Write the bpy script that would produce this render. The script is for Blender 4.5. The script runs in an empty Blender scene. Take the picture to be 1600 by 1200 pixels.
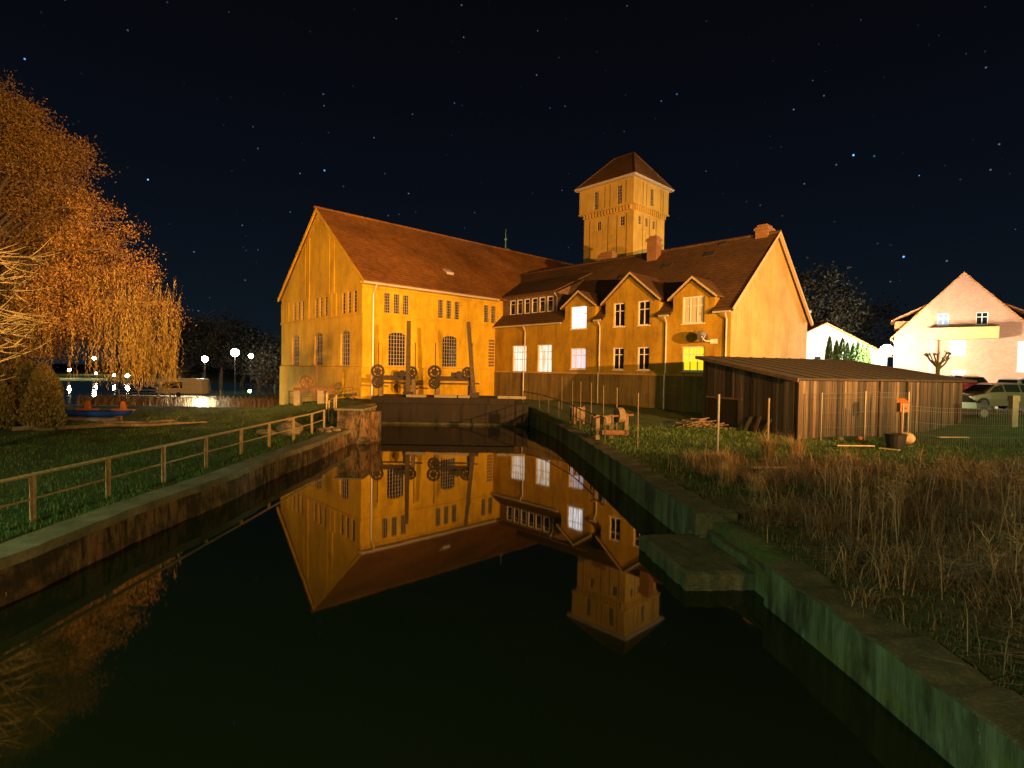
import bpy, math, random
import numpy as np
from mathutils import Vector, Matrix
random.seed(7); rng = np.random.default_rng(11)
S = bpy.context.scene
COL = S.collection
rad = math.radians
# ------------------------------------------------------------------ camera
cam_d = bpy.data.cameras.new('camera'); cam = bpy.data.objects.new('camera', cam_d); COL.objects.link(cam); S.camera = cam
cam_d.sensor_width = 36; cam_d.lens = 18.905; cam_d.clip_start = .1; cam_d.clip_end = 4000
_p, _r = rad(-1.4975), rad(.9127)
_F = Vector((0, math.cos(_p), math.sin(_p))); _U0 = Vector((0, -math.sin(_p), math.cos(_p))); _R0 = Vector((1, 0, 0))
_R = _R0*math.cos(_r)+_U0*math.sin(_r); _U = -_R0*math.sin(_r)+_U0*math.cos(_r)
cam.matrix_world = Matrix(((_R.x, _U.x, -_F.x, 0), (_R.y, _U.y, -_F.y, 0), (_R.z, _U.z, -_F.z, 4), (0, 0, 0, 1)))
# ------------------------------------------------------------------ world: night sky with stars
w = bpy.data.worlds.new("World"); S.world = w; w.use_nodes = True
nt = w.node_tree; N = nt.nodes; L = nt.links; N.clear()
out = N.new('ShaderNodeOutputWorld'); bg = N.new('ShaderNodeBackground'); L.new(bg.outputs[0], out.inputs[0])
tc = N.new('ShaderNodeTexCoord'); sep = N.new('ShaderNodeSeparateXYZ'); L.new(tc.outputs['Generated'], sep.inputs[0])
cr = N.new('ShaderNodeValToRGB'); L.new(sep.outputs[2], cr.inputs[0])
e = cr.color_ramp.elements; e[0].position = 0; e[0].color = (.0052, .0110, .0160, 1); e[1].position = .62; e[1].color = (.0016, .0020, .0033, 1)
for ps, c in ((.10, (.0040, .0075, .0125, 1)), (.25, (.0028, .0046, .0088, 1)), (.42, (.0021, .0029, .0053, 1))):
    q = e.new(ps); q.color = c
def stars(scale, thr, col, gain):
    v = N.new('ShaderNodeTexVoronoi'); v.inputs['Scale'].default_value = scale; L.new(tc.outputs['Generated'], v.inputs['Vector'])
    m = N.new('ShaderNodeMath'); m.operation = 'LESS_THAN'; m.inputs[1].default_value = thr; L.new(v.outputs['Distance'], m.inputs[0])
    sc = N.new('ShaderNodeSeparateColor'); L.new(v.outputs['Color'], sc.inputs[0])
    pw = N.new('ShaderNodeMath'); pw.operation = 'POWER'; pw.inputs[1].default_value = 4; L.new(sc.outputs[0], pw.inputs[0])
    mu = N.new('ShaderNodeMath'); mu.operation = 'MULTIPLY'; L.new(m.outputs[0], mu.inputs[0]); L.new(pw.outputs[0], mu.inputs[1])
    g = N.new('ShaderNodeMath'); g.operation = 'MULTIPLY'; g.inputs[1].default_value = gain; L.new(mu.outputs[0], g.inputs[0])
    mx = N.new('ShaderNodeMix'); mx.data_type = 'RGBA'; mx.blend_type = 'MULTIPLY'; mx.inputs[0].default_value = 1
    mx.inputs[6].default_value = col + (1,); L.new(g.outputs[0], mx.inputs[7]); return mx.outputs[2]
def add(a, b):
    mx = N.new('ShaderNodeMix'); mx.data_type = 'RGBA'; mx.blend_type = 'ADD'; mx.inputs[0].default_value = 1
    L.new(a, mx.inputs[6]); L.new(b, mx.inputs[7]); return mx.outputs[2]
L.new(add(add(cr.outputs[0], stars(26, .036, (.12, .40, .95), 2.2)), stars(60, .07, (.12, .22, .36), .9)), bg.inputs[0])
bg.inputs[1].default_value = 1.0
S.view_settings.view_transform = 'Standard'; S.view_settings.look = 'None'; S.view_settings.exposure = 0; S.view_settings.gamma = 1
S.cycles.max_bounces = 6; S.cycles.sample_clamp_indirect = 3; S.cycles.use_denoising = True
# ------------------------------------------------------------------ sodium floodlights and other lights out of frame, some added as fill (night: no sun)
def spot(name, loc, aim, watts, col, cone, blend, size):
    d = bpy.data.lights.new(name, 'SPOT'); d.energy = watts; d.color = col; d.spot_size = rad(cone); d.spot_blend = blend; d.shadow_soft_size = size
    o = bpy.data.objects.new(name, d); COL.objects.link(o); o.location = loc
    o.rotation_euler = (Vector(aim)-Vector(loc)).to_track_quat('-Z', 'Y').to_euler(); return o
def point(name, loc, watts, col, size):
    d = bpy.data.lights.new(name, 'POINT'); d.energy = watts; d.color = col; d.shadow_soft_size = size
    o = bpy.data.objects.new(name, d); COL.objects.link(o); o.location = loc; return o
SOD = (1, .44, .115)
o = spot('flood_light', (16, -12, 7), (-2, 50, 12.2), 94000, SOD, 80, .7, .2); o.scale = (1, .40, 1)
o = spot('flood_light', (26, -4, 7), (-2, 50, 12.0), 192000, SOD, 80, .75, .2); o.scale = (1, .45, 1)
o = spot('flood_light', (-14, -12, 8), (-18.5, 49, 9.5), 165000, SOD, 26, .45, .25)
o = spot('flood_light', (-8, -14, 9), (-27, 30, 10), 12000, SOD, 54, .8, .25)
point('unseen_light', (-10, -6, 8.5), 7500, (.70, 1, .48), .3)
point('unseen_light', (6, -10, 8), 5200, SOD, .3)  # unseen orange fill, added to brighten the left canal wall
point('unseen_light', (33, 17, 6.5), 5200, (.95, 1, .42), .3)  # added fill out of frame, brightens the right grass and shed front
point('unseen_light', (44.5, 45, 6.5), 2600, (1, .82, .58), .3)

# ------------------------------------------------------------------ mill frame: u along the mill, v across, z up
TH = rad(43.5); UA = Vector((math.cos(TH), math.sin(TH), 0)); VB = Vector((math.sin(TH), -math.cos(TH), 0)); O0 = Vector((-11.95, 42.85, 0))
def W(u, v, z): return O0+UA*u+VB*v+Vector((0, 0, z))
# ------------------------------------------------------------------ materials
MATS = {}
class NB:
    def __init__(s, name):
        m = bpy.data.materials.new(name); m.use_nodes = True; s.m = m; s.t = m.node_tree; s.N = s.t.nodes; s.L = s.t.links
        s.b = s.N['Principled BSDF']; s.co = s.N.new('ShaderNodeTexCoord').outputs['Object']; MATS[name] = m
    def map(s, sc):
        n = s.N.new('ShaderNodeMapping'); s.L.new(s.co, n.inputs[0]); n.inputs['Scale'].default_value = sc; return n.outputs[0]
    def noise(s, sc, scale=1, detail=5, rough=.6):
        n = s.N.new('ShaderNodeTexNoise'); s.L.new(s.map(sc), n.inputs['Vector']); n.inputs['Scale'].default_value = scale
        n.inputs['Detail'].default_value = detail; n.inputs['Roughness'].default_value = rough; return n.outputs[0]
    def ramp(s, x, stops):
        n = s.N.new('ShaderNodeValToRGB'); s.L.new(x, n.inputs[0]); el = n.color_ramp.elements
        el[0].position, el[0].color = stops[0][0], tuple(stops[0][1])+(1,); el[1].position, el[1].color = stops[-1][0], tuple(stops[-1][1])+(1,)
        for ps, c in stops[1:-1]:
            q = el.new(ps); q.color = tuple(c)+(1,)
        return n.outputs[0]
    def mix(s, f, a, b, mode='MIX'):
        n = s.N.new('ShaderNodeMix'); n.data_type = 'RGBA'; n.blend_type = mode
        for i, v in ((0, f), (6, a), (7, b)):
            if isinstance(v, (int, float)): n.inputs[i].default_value = v
            elif isinstance(v, tuple): n.inputs[i].default_value = v+(1,)
            else: s.L.new(v, n.inputs[i])
        return n.outputs[2]
    def island(s):
        return s.N.new('ShaderNodeNewGeometry').outputs['Random Per Island']
    def color(s, c):
        if isinstance(c, tuple): s.b.inputs['Base Color'].default_value = c+(1,)
        else: s.L.new(c, s.b.inputs['Base Color'])
        return s
    def bump(s, h, st=.3, dist=.02):
        n = s.N.new('ShaderNodeBump'); n.inputs['Strength'].default_value = st; n.inputs['Distance'].default_value = dist
        s.L.new(h, n.inputs['Height']); s.L.new(n.outputs[0], s.b.inputs['Normal']); return s
    def set(s, **k):
        for a, v in k.items(): s.b.inputs[a.replace('_', ' ')].default_value = v
        return s
def g3(*c): return c
def plaster(name, c1, c2, c3, streak=.5, rough=.92):
    n = NB(name)
    big = n.noise((.35, .35, .35), 1, 6, .65); st = n.noise((2.2, 2.2, .12) if 'plinth' in name else (1.0, 1.0, .32), 1, 7, .68); fine = n.noise((9, 9, 9), 1, 4)
    base = n.ramp(big, [(.3, c1), (.52, c2), (.72, c3)])
    sk = n.ramp(st, [(.36, (1-streak,)*3), (.56, (1, 1, 1))])
    c = n.mix(1.0, base, sk, 'MULTIPLY'); c = n.mix(.25, c, n.ramp(fine, [(.3, (.5,)*3), (.7, (1.3,)*3)]), 'MULTIPLY')
    run = n.noise((5.5, 5.5, .35), 1, 6, .7); pat = n.noise((.55, .55, .8), 1, 8, .75); where = n.noise((.22, .22, .3), 1, 3)
    c = n.mix(n.ramp(pat, [(.56, (0,)*3), (.60, (.30,)*3)]), c, n.mix(1.0, c, (.62, .60, .70), 'MULTIPLY'))
    msk = n.mix(1.0, n.ramp(run, [(.54, (0,)*3), (.66, (1,)*3)]), n.ramp(where, [(.42, (0,)*3), (.58, (.75,)*3)]), 'MULTIPLY')
    c = n.mix(msk, c, n.mix(1.0, c, (.52, .50, .55), 'MULTIPLY'))
    n.color(c).bump(fine, .35, .02).set(Roughness=rough); return n.m
plaster('mill_plaster', (.46, .285, .006), (.59, .372, .008), (.65, .41, .010), .26)
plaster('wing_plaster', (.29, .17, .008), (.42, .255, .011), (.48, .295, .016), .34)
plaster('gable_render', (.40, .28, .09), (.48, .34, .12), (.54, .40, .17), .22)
plaster('tower_plaster', (.50, .33, .055), (.57, .38, .07), (.63, .43, .10), .16)
plaster('plinth_concrete', (.13, .09, .03), (.19, .135, .042), (.25, .18, .06), .5)
plaster('ledge_plaster', (.45, .27, .07), (.52, .31, .08), (.55, .34, .1), .3)
plaster('white_render', (.74, .74, .72), (.8, .8, .78), (.82, .82, .8), .05)
n = NB('canal_concrete_left'); st = n.noise((6, 6, 1.3), 1, 9, .78); big = n.noise((.8, .8, 1.2), 1, 6, .7); wht = n.noise((11, 11, 7), 1, 6, .75); rs = n.noise((2.2, 2.2, .9), 1, 6, .7)
c = n.mix(n.ramp(st, [(.42, (0,)*3), (.62, (1,)*3)]), (.035, .022, .012), (.36, .23, .10)); c = n.mix(n.ramp(rs, [(.52, (0,)*3), (.66, (.85,)*3)]), c, (.34, .16, .04)); c = n.mix(n.ramp(big, [(.46, (0,)*3), (.6, (.9,)*3)]), c, (.035, .03, .012))
c = n.mix(n.ramp(wht, [(.65, (0,)*3), (.69, (1,)*3)]), c, (.5, .45, .34)); n.color(c).bump(st, 1, .09).set(Roughness=.85)
n = NB('canal_concrete_right'); st = n.noise((4.5, 4.5, .55), 1, 8, .72); big = n.noise((.5, .5, .9), 1, 5, .7); wht = n.noise((9, 9, 3), 1, 5, .7); md = n.noise((1.1, 1.1, .3), 1, 6, .7)
c = n.mix(n.ramp(st, [(.35, (0,)*3), (.65, (1,)*3)]), (.030, .042, .018), (.13, .17, .11)); c = n.mix(n.ramp(big, [(.48, (0,)*3), (.62, (.8,)*3)]), c, (.09, .11, .015)); c = n.mix(n.ramp(md, [(.40, (1,)*3), (.52, (0,)*3)]), c, (.018, .022, .010))
c = n.mix(n.ramp(wht, [(.67, (0,)*3), (.72, (1,)*3)]), c, (.3, .34, .28)); n.color(c).bump(st, .9, .06).set(Roughness=.8)
n = NB('coping_stone'); b1 = n.noise((1.2, 1.2, 1.2), 1, 6, .7); f1 = n.noise((14, 14, 14), 1, 4)
n.color(n.mix(.4, n.ramp(b1, [(.3, (.10, .10, .045)), (.5, (.20, .185, .10)), (.7, (.30, .27, .17))]), n.ramp(f1, [(.3, (.3,)*3), (.7, (1.3,)*3)]), 'MULTIPLY')).bump(f1, .5, .02).set(Roughness=.9)
n = NB('mossy_concrete'); b1 = n.noise((1.5, 1.5, 1.5), 1, 6, .7); f1 = n.noise((11, 11, 11), 1, 5, .75)
n.color(n.mix(n.ramp(f1, [(.52, (0,)*3), (.62, (1,)*3)]), n.ramp(b1, [(.35, (.03, .045, .02)), (.65, (.09, .11, .05))]), (.28, .32, .2))).bump(f1, .6, .03).set(Roughness=.9)
n = NB('mossy_coping'); b1 = n.noise((2.2, 2.2, 2.2), 1, 7, .75); f1 = n.noise((22, 22, 22), 1, 6, .75)
n.color(n.mix(n.ramp(f1, [(.54, (0,)*3), (.66, (.7,)*3)]), n.ramp(b1, [(.35, (.018, .024, .010)), (.5, (.04, .045, .02)), (.65, (.07, .065, .035))]), (.14, .15, .09))).bump(f1, .7, .02).set(Roughness=.9)
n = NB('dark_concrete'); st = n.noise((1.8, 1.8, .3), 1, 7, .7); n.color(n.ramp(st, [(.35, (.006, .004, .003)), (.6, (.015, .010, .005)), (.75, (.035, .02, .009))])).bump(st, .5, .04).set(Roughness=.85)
def tiles(name, c1, c2, c3, ax):
    n = NB(name); wv = n.N.new('ShaderNodeTexWave'); wv.wave_type = 'BANDS'; wv.bands_direction = 'Z'; wv.wave_profile = 'SAW'
    n.L.new(n.co, wv.inputs['Vector']); wv.inputs['Scale'].default_value = 1.35; wv.inputs['Distortion'].default_value = .25; wv.inputs['Detail'].default_value = 1
    br = n.N.new('ShaderNodeTexBrick'); mp = n.N.new('ShaderNodeMapping'); mp.inputs['Rotation'].default_value = (0, 0, 0)
    big = n.noise((.25, .25, .4), 1, 6, .65); vo = n.N.new('ShaderNodeTexVoronoi'); n.L.new(n.map((3.2, 3.2, 4.5)), vo.inputs['Vector']); vo.inputs['Scale'].default_value = 1
    c = n.ramp(big, [(.32, c1), (.5, c2), (.7, c3)]); sc = n.N.new('ShaderNodeSeparateColor'); n.L.new(vo.outputs['Color'], sc.inputs[0])
    c = n.mix(.55, c, n.ramp(sc.outputs[0], [(.0, (.55,)*3), (1, (1.35,)*3)]), 'MULTIPLY')
    c = n.mix(.9, c, n.ramp(wv.outputs[0], [(.0, (.3,)*3), (.3, (1.08,)*3), (1, (1.05,)*3)]), 'MULTIPLY')
    n.color(c).bump(wv.outputs[0], .8, .04).set(Roughness=.8); return n.m
tiles('mill_roof_tiles', (.115, .045, .007), (.165, .065, .010), (.225, .092, .014), 0)
tiles('wing_roof_tiles', (.06, .032, .012), (.085, .042, .015), (.11, .055, .02), 0)
tiles('tower_roof_tiles', (.10, .05, .012), (.14, .068, .018), (.18, .09, .022), 0)
tiles('orange_roof_tiles', (.42, .17, .06), (.5, .2, .07), (.55, .24, .09), 0)
def simple(name, c, rough=.6, metal=0., var=.3, sc=6, bump=.2):
    n = NB(name); f = n.noise((sc, sc, sc), 1, 5); n.color(n.mix(var, c, n.ramp(f, [(.3, (.35,)*3), (.7, (1.4,)*3)]), 'MULTIPLY')).bump(f, bump, .01).set(Roughness=rough, Metallic=metal); return n.m
simple('white_paint', (.75, .73, .68), .5, 0, .1); simple('zinc', (.62, .60, .55), .45, .3, .2); simple('rusty_steel', (.16, .075, .035), .8, .2, .8, 9)
simple('dark_timber', (.085, .062, .03), .85, 0, .6, 4); simple('gear_iron', (.045, .03, .02), .7, .2, .6, 8); simple('dark_steel', (.04, .035, .03), .6, .5, .5); simple('muntin_paint', (.42, .36, .26), .6, 0, .2)
simple('weathered_wood', (.16, .10, .055), .85, 0, .7, 4); simple('grey_wood', (.17, .125, .07), .85, 0, .6, 4)
simple('orange_paint', (.34, .11, .015), .6, 0, .4); simple('stone', (.24, .17, .10), .9, 0, .7, 3, .5); simple('bark', (.13, .09, .05), .9, 0, .7, 5, .6)
simple('pale_twig', (.20, .165, .07), .9, 0, .3); simple('blue_tarp', (.01, .06, .42), .35, 0, .3); simple('grey_hull', (.22, .22, .28), .4, 0, .2)
simple('rubber', (.015, .015, .015), .8, 0, .2); simple('rim_metal', (.15, .15, .15), .35, .8, .1); simple('asphalt', (.06, .055, .05), .9, 0, .4, 8, .4)
simple('caravan_shell', (.42, .40, .32), .4, 0, .1); simple('roof_felt', (.035, .028, .024), .95, 0, .7, 2.2, .5); simple('dish_grey', (.05, .045, .04), .5, 0, .1)
simple('concrete_post', (.25, .22, .15), .9, 0, .3); simple('black_plastic', (.015, .015, .02), .5, 0, .1); simple('galvanised', (.24, .225, .19), .4, .6, .2)
simple('pale_wood', (.5, .38, .22), .7, 0, .3); simple('copper_green', (.18, .42, .38), .6, .2, .3); simple('balcony_panel', (.62, .40, .16), .7, 0, .15)
for nm, c in (('car_bronze', (.20, .17, .11)), ('car_red', (.55, .05, .08)), ('car_dark', (.03, .03, .035)), ('car_white', (.7, .7, .7))):
    n = NB(nm); n.color(c).set(Roughness=.3, Metallic=.2, Coat_Weight=.7)
n = NB('dark_glass'); n.color((.012, .014, .02)).set(Roughness=.06, IOR=1.5)
n = NB('car_glass'); n.color((.02, .025, .025)).set(Roughness=.05)
n = NB('tail_light'); n.color((.5, .02, .02)).set(Roughness=.3)
n = NB('head_light'); n.color((.8, .8, .8)).set(Roughness=.15)
def brickm(name, c1, c2, mortar, sc=3.5):
    n = NB(name); br = n.N.new('ShaderNodeTexBrick'); mp = n.N.new('ShaderNodeMapping'); n.L.new(n.N.new('ShaderNodeUVMap').outputs[0], mp.inputs[0])
    n.L.new(mp.outputs[0], br.inputs['Vector']); br.inputs['Scale'].default_value = sc; br.inputs['Color1'].default_value = c1+(1,); br.inputs['Color2'].default_value = c2+(1,)
    br.inputs['Mortar'].default_value = mortar+(1,); br.inputs['Mortar Size'].default_value = .025; br.inputs['Brick Width'].default_value = .9; br.inputs['Row Height'].default_value = .3
    big = n.noise((.5, .5, .5), 1, 5); n.color(n.mix(.5, br.outputs[0], n.ramp(big, [(.3, (.7,)*3), (.7, (1.2,)*3)]), 'MULTIPLY')).bump(br.outputs[1], -.4, .02).set(Roughness=.9)
brickm('house_brick', (.46, .20, .13), (.56, .28, .19), (.52, .42, .33)); brickm('chimney_brick', (.20, .085, .03), (.28, .13, .045), (.22, .16, .09), 4)
def emit(name, c, st, curtain=None):
    n = NB(name); n.b.inputs['Base Color'].default_value = (.1, .1, .1, 1); n.b.inputs['Emission Strength'].default_value = st
    if curtain:
        wv = n.noise((6, 6, .35), 1, 3); n.L.new(n.ramp(wv, [(.35, curtain), (.6, c)]), n.b.inputs['Emission Color'])
    else: n.b.inputs['Emission Color'].default_value = c+(1,)
emit('window_white_glow', (1, .93, .80), 1.35, (.62, .34, .14)); emit('window_bright_glow', (.95, .97, 1), 3.2, (.42, .36, .34)); emit('window_pink_glow', (.85, .78, 1), 1.0, (.80, .55, .42))
emit('window_yellow_glow', (1, .80, .012), 1.15, (.85, .62, .01)); emit('window_blue_glow', (.45, .6, .9), .9, (.3, .4, .6)); emit('window_cool_glow', (.85, 1, .95), 1.6)
emit('lamp_white', (1, .93, .74), 700); emit('lamp_street', (1, .90, .66), 1200); emit('lamp_warm', (1, .74, .36), 380); emit('lamp_green', (.55, 1, .18), 60)
n = NB('wood_planks'); isl = n.island(); gr = n.noise((9, 9, .7), 1, 6, .7)
c = n.ramp(isl, [(0, (.012, .009, .007)), (.3, (.045, .034, .025)), (.55, (.085, .056, .034)), (.8, (.035, .030, .025)), (1, (.16, .115, .072))])
n.color(n.mix(.75, c, n.ramp(gr, [(.3, (.3,)*3), (.7, (1.45,)*3)]), 'MULTIPLY')).bump(gr, .6, .02).set(Roughness=.85)
def leafm(name, stops, rough=.7, tr=True):
    n = NB(name); n.color(n.ramp(n.island(), stops)).set(Roughness=rough)
    return n.m
leafm('autumn_leaves', [(0, (.12, .055, .012)), (.4, (.21, .105, .02)), (.75, (.32, .18, .035)), (1, (.20, .13, .025))])
leafm('willow_leaves', [(0, (.15, .105, .016)), (.5, (.24, .165, .026)), (1, (.32, .22, .04))])
leafm('hedge_leaves', [(0, (.07, .055, .012)), (.5, (.13, .095, .02)), (1, (.20, .14, .03))])
leafm('thuja_leaves', [(0, (.02, .055, .006)), (.5, (.035, .09, .01)), (1, (.055, .12, .014))])
leafm('dark_foliage', [(0, (.012, .011, .006)), (.5, (.022, .018, .009)), (1, (.036, .027, .014))])
leafm('grass_blades', [(0, (.03, .07, .010)), (.5, (.05, .12, .018)), (.85, (.09, .16, .025)), (1, (.19, .16, .06))])
leafm('dry_stalks', [(0, (.07, .043, .020)), (.4, (.15, .10, .05)), (.8, (.26, .18, .095)), (1, (.38, .28, .16))])
leafm('dull_grass', [(0, (.025, .032, .010)), (.5, (.045, .055, .018)), (.8, (.09, .075, .03)), (1, (.16, .12, .06))])
leafm('straw_tuft', [(0, (.20, .13, .05)), (1, (.36, .26, .11))])
n = NB('turf'); b1 = n.noise((.45, .45, .45), 1, 6, .7); f1 = n.noise((6, 6, 6), 1, 6, .7); s1 = n.noise((.18, 1.4, 1), 1, 4)
c = n.ramp(b1, [(.3, (.022, .055, .008)), (.5, (.04, .09, .012)), (.62, (.065, .09, .02)), (.75, (.07, .05, .025))])
sx = n.N.new('ShaderNodeSeparateXYZ'); n.L.new(n.co, sx.inputs[0])
def mr(sock, a, b):
    q = n.N.new('ShaderNodeMapRange'); n.L.new(sock, q.inputs[0]); q.inputs[1].default_value = a; q.inputs[2].default_value = b; return q.outputs[0]
ed = n.N.new('ShaderNodeMath'); ed.operation = 'MULTIPLY'; n.L.new(mr(sx.outputs[0], 4.0, 6.5), ed.inputs[0]); n.L.new(mr(sx.outputs[1], 19, 13), ed.inputs[1])
c = n.mix(ed.outputs[0], c, n.ramp(b1, [(.35, (.022, .022, .010)), (.52, (.05, .040, .020)), (.68, (.085, .058, .03))]))   # bare, littered soil under the weeds
n.color(n.mix(.7, c, n.ramp(f1, [(.3, (.3,)*3), (.7, (1.5,)*3)]), 'MULTIPLY')).bump(f1, .9, .08).set(Roughness=.95)
n = NB('canal_water'); n.color((.008, .013, .005)).set(Roughness=.03, IOR=1.333)
f1 = n.noise((.9, .25, 1), 1, 3); n.bump(f1, .07, .02)
# ------------------------------------------------------------------ mesh helpers
BASE = {}
def tag(o, label=None, cat=None, group=None, kind=None):
    if label: o['label'] = label
    if cat: o['category'] = cat
    if group: o['group'] = group
    if kind: o['kind'] = kind
    return o
def thing(name, label, cat, loc, group=None):
    o = bpy.data.objects.new(name, None); COL.objects.link(o); o.location = loc; o.empty_display_size = .3; BASE[o] = Vector(loc)
    return tag(o, label, cat, group)
def link_mesh(name, me, mat, parent=None, loc=None):
    me.materials.append(MATS[mat]); o = bpy.data.objects.new(name, me); COL.objects.link(o)
    if parent is not None: o.parent = parent; BASE[o] = BASE[parent]
    else:
        BASE[o] = Vector(loc or (0, 0, 0)); o.location = BASE[o]
    return o
def cross_frame(d):
    d = d.normalized(); a = Vector((0, 0, 1)) if abs(d.z) < .9 else Vector((1, 0, 0)); s = d.cross(a).normalized(); return s, s.cross(d)
class MB:
    def __init__(s): s.v = []; s.f = []; s.uv = []
    def poly(s, pts):
        i = len(s.v); s.v += [Vector(p) for p in pts]; s.f.append(tuple(range(i, i+len(pts)))); return s
    def hexa(s, p):   # 8 points: bottom 4 ccw, top 4 ccw
        i = len(s.v); s.v += [Vector(q) for q in p]
        for f in ((3, 2, 1, 0), (4, 5, 6, 7), (0, 1, 5, 4), (1, 2, 6, 5), (2, 3, 7, 6), (3, 0, 4, 7)): s.f.append(tuple(i+k for k in f))
        return s
    def box(s, P, a, b, c, org=None):  # P: function mapping (a,b,c)->world ; a,b,c ranges
        (a0, a1), (b0, b1), (c0, c1) = a, b, c
        return s.hexa([P(a0, b0, c0), P(a1, b0, c0), P(a1, b1, c0), P(a0, b1, c0), P(a0, b0, c1), P(a1, b0, c1), P(a1, b1, c1), P(a0, b1, c1)])
    def tube(s, pts, r, n=6, cap=True):
        pts = [Vector(p) for p in pts]; rs = r if isinstance(r, (list, tuple)) else [r]*len(pts); i0 = len(s.v)
        for k, p in enumerate(pts):
            d = (pts[min(k+1, len(pts)-1)]-pts[max(k-1, 0)]); d = d if d.length > 1e-6 else Vector((0, 0, 1)); a, b = cross_frame(d)
            for j in range(n):
                t = 2*math.pi*j/n; s.v.append(p+(a*math.cos(t)+b*math.sin(t))*rs[k])
        for k in range(len(pts)-1):
            for j in range(n):
                q = i0+k*n; s.f.append((q+j, q+(j+1) % n, q+n+(j+1) % n, q+n+j))
        if cap:
            s.f.append(tuple(i0+j for j in range(n))[::-1]); q = i0+(len(pts)-1)*n; s.f.append(tuple(q+j for j in range(n)))
        return s
    def disc(s, c, ax, r, th, n=20, hub=None):
        ax = Vector(ax).normalized(); c = Vector(c); return s.tube([c-ax*th/2, c+ax*th/2], r, n)
    def ring(s, c, ax, R, r, n=24, m=6):
        ax = Vector(ax).normalized(); a, b = cross_frame(ax); i0 = len(s.v); c = Vector(c)
        for k in range(n):
            t = 2*math.pi*k/n; d = a*math.cos(t)+b*math.sin(t)
            for j in range(m):
                q = 2*math.pi*j/m; s.v.append(c+d*(R+r*math.cos(q))+ax*r*math.sin(q))
        for k in range(n):
            for j in range(m): s.f.append((i0+k*m+j, i0+k*m+(j+1) % m, i0+((k+1) % n)*m+(j+1) % m, i0+((k+1) % n)*m+j))
        return s
    def ball(s, c, r, n=12, m=8, sc=(1, 1, 1), jit=0):
        c = Vector(c); i0 = len(s.v)
        for j in range(m+1):
            ph = math.pi*j/m
            for k in range(n):
                t = 2*math.pi*k/n; q = 1+(random.uniform(-jit, jit) if jit else 0)
                s.v.append(c+Vector((math.sin(ph)*math.cos(t)*r*sc[0], math.sin(ph)*math.sin(t)*r*sc[1], math.cos(ph)*r*sc[2]))*q)
        for j in range(m):
            for k in range(n): s.f.append((i0+j*n+k, i0+(j+1)*n+k, i0+(j+1)*n+(k+1) % n, i0+j*n+(k+1) % n))
        return s
    def build(s, name, mat, parent=None, loc=None, uv=None, smooth=False):
        base = BASE[parent] if parent is not None else Vector(loc or (0, 0, 0))
        me = bpy.data.meshes.new(name); me.from_pydata([tuple(v-base) for v in s.v], [], s.f); me.update()
        if uv:
            ul = me.uv_layers.new(name='UVMap')
            for lp in me.loops:
                ul.data[lp.index].uv = uv(Vector(me.vertices[lp.vertex_index].co)+base)
        if smooth:
            for p in me.polygons: p.use_smooth = True
        return link_mesh(name, me, mat, parent, loc)
def np_mesh(name, V, F, mat, parent=None, loc=None):
    base = BASE[parent] if parent is not None else Vector(loc or (0, 0, 0))
    V = np.asarray(V, np.float32)-np.array(base, np.float32); F = np.asarray(F, np.int32); k = F.shape[1]
    me = bpy.data.meshes.new(name); me.vertices.add(len(V)); me.vertices.foreach_set('co', V.ravel())
    me.loops.add(F.size); me.loops.foreach_set('vertex_index', F.ravel()); me.polygons.add(len(F))
    me.polygons.foreach_set('loop_start', np.arange(0, F.size, k, dtype=np.int32)); me.update(calc_edges=True)
    return link_mesh(name, me, mat, parent, loc)
def leaf_quads(C, D, L_, Wd):  # centres, directions, lengths, widths -> narrow rhombi
    C = np.asarray(C); D = np.asarray(D); n = len(C); D = D/np.linalg.norm(D, axis=1, keepdims=True)
    r = rng.normal(size=(n, 3)); s = np.cross(D, r); s /= np.linalg.norm(s, axis=1, keepdims=True)+1e-9
    L_ = np.broadcast_to(L_, n)[:, None]; Wd = np.broadcast_to(Wd, n)[:, None]
    V = np.stack([C-D*L_/2, C+s*Wd/2, C+D*L_/2, C-s*Wd/2], 1).reshape(-1, 3); F = np.arange(4*n).reshape(n, 4); return V, F
def blades(B, H, Wd, lean):   # grass blades: base points, heights -> bent 2-quads folded into 1 quad + 1 tri (as two quads)
    n = len(B); t = rng.uniform(0, 2*math.pi, n); d = np.stack([np.cos(t), np.sin(t), 0*t], 1); s = np.stack([-np.sin(t), np.cos(t), 0*t], 1)
    H = H[:, None]; ln = (lean*rng.uniform(.2, 1, n))[:, None]; w_ = Wd*rng.uniform(.6, 1.3, n)[:, None]; z = np.array([[0, 0, 1.]])
    p0 = B; p1 = B+z*H*.55+d*ln*H*.25; p2 = B+z*H*(1-.35*ln)+d*ln*H
    V = np.stack([p0-s*w_/2, p0+s*w_/2, p1+s*w_*.4, p1-s*w_*.4, p2+s*w_*.06, p2-s*w_*.06], 1).reshape(-1, 3)
    i = np.arange(n)*6; F = np.concatenate([np.stack([i, i+1, i+2, i+3], 1), np.stack([i+3, i+2, i+4, i+5], 1)]); return V, F
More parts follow.
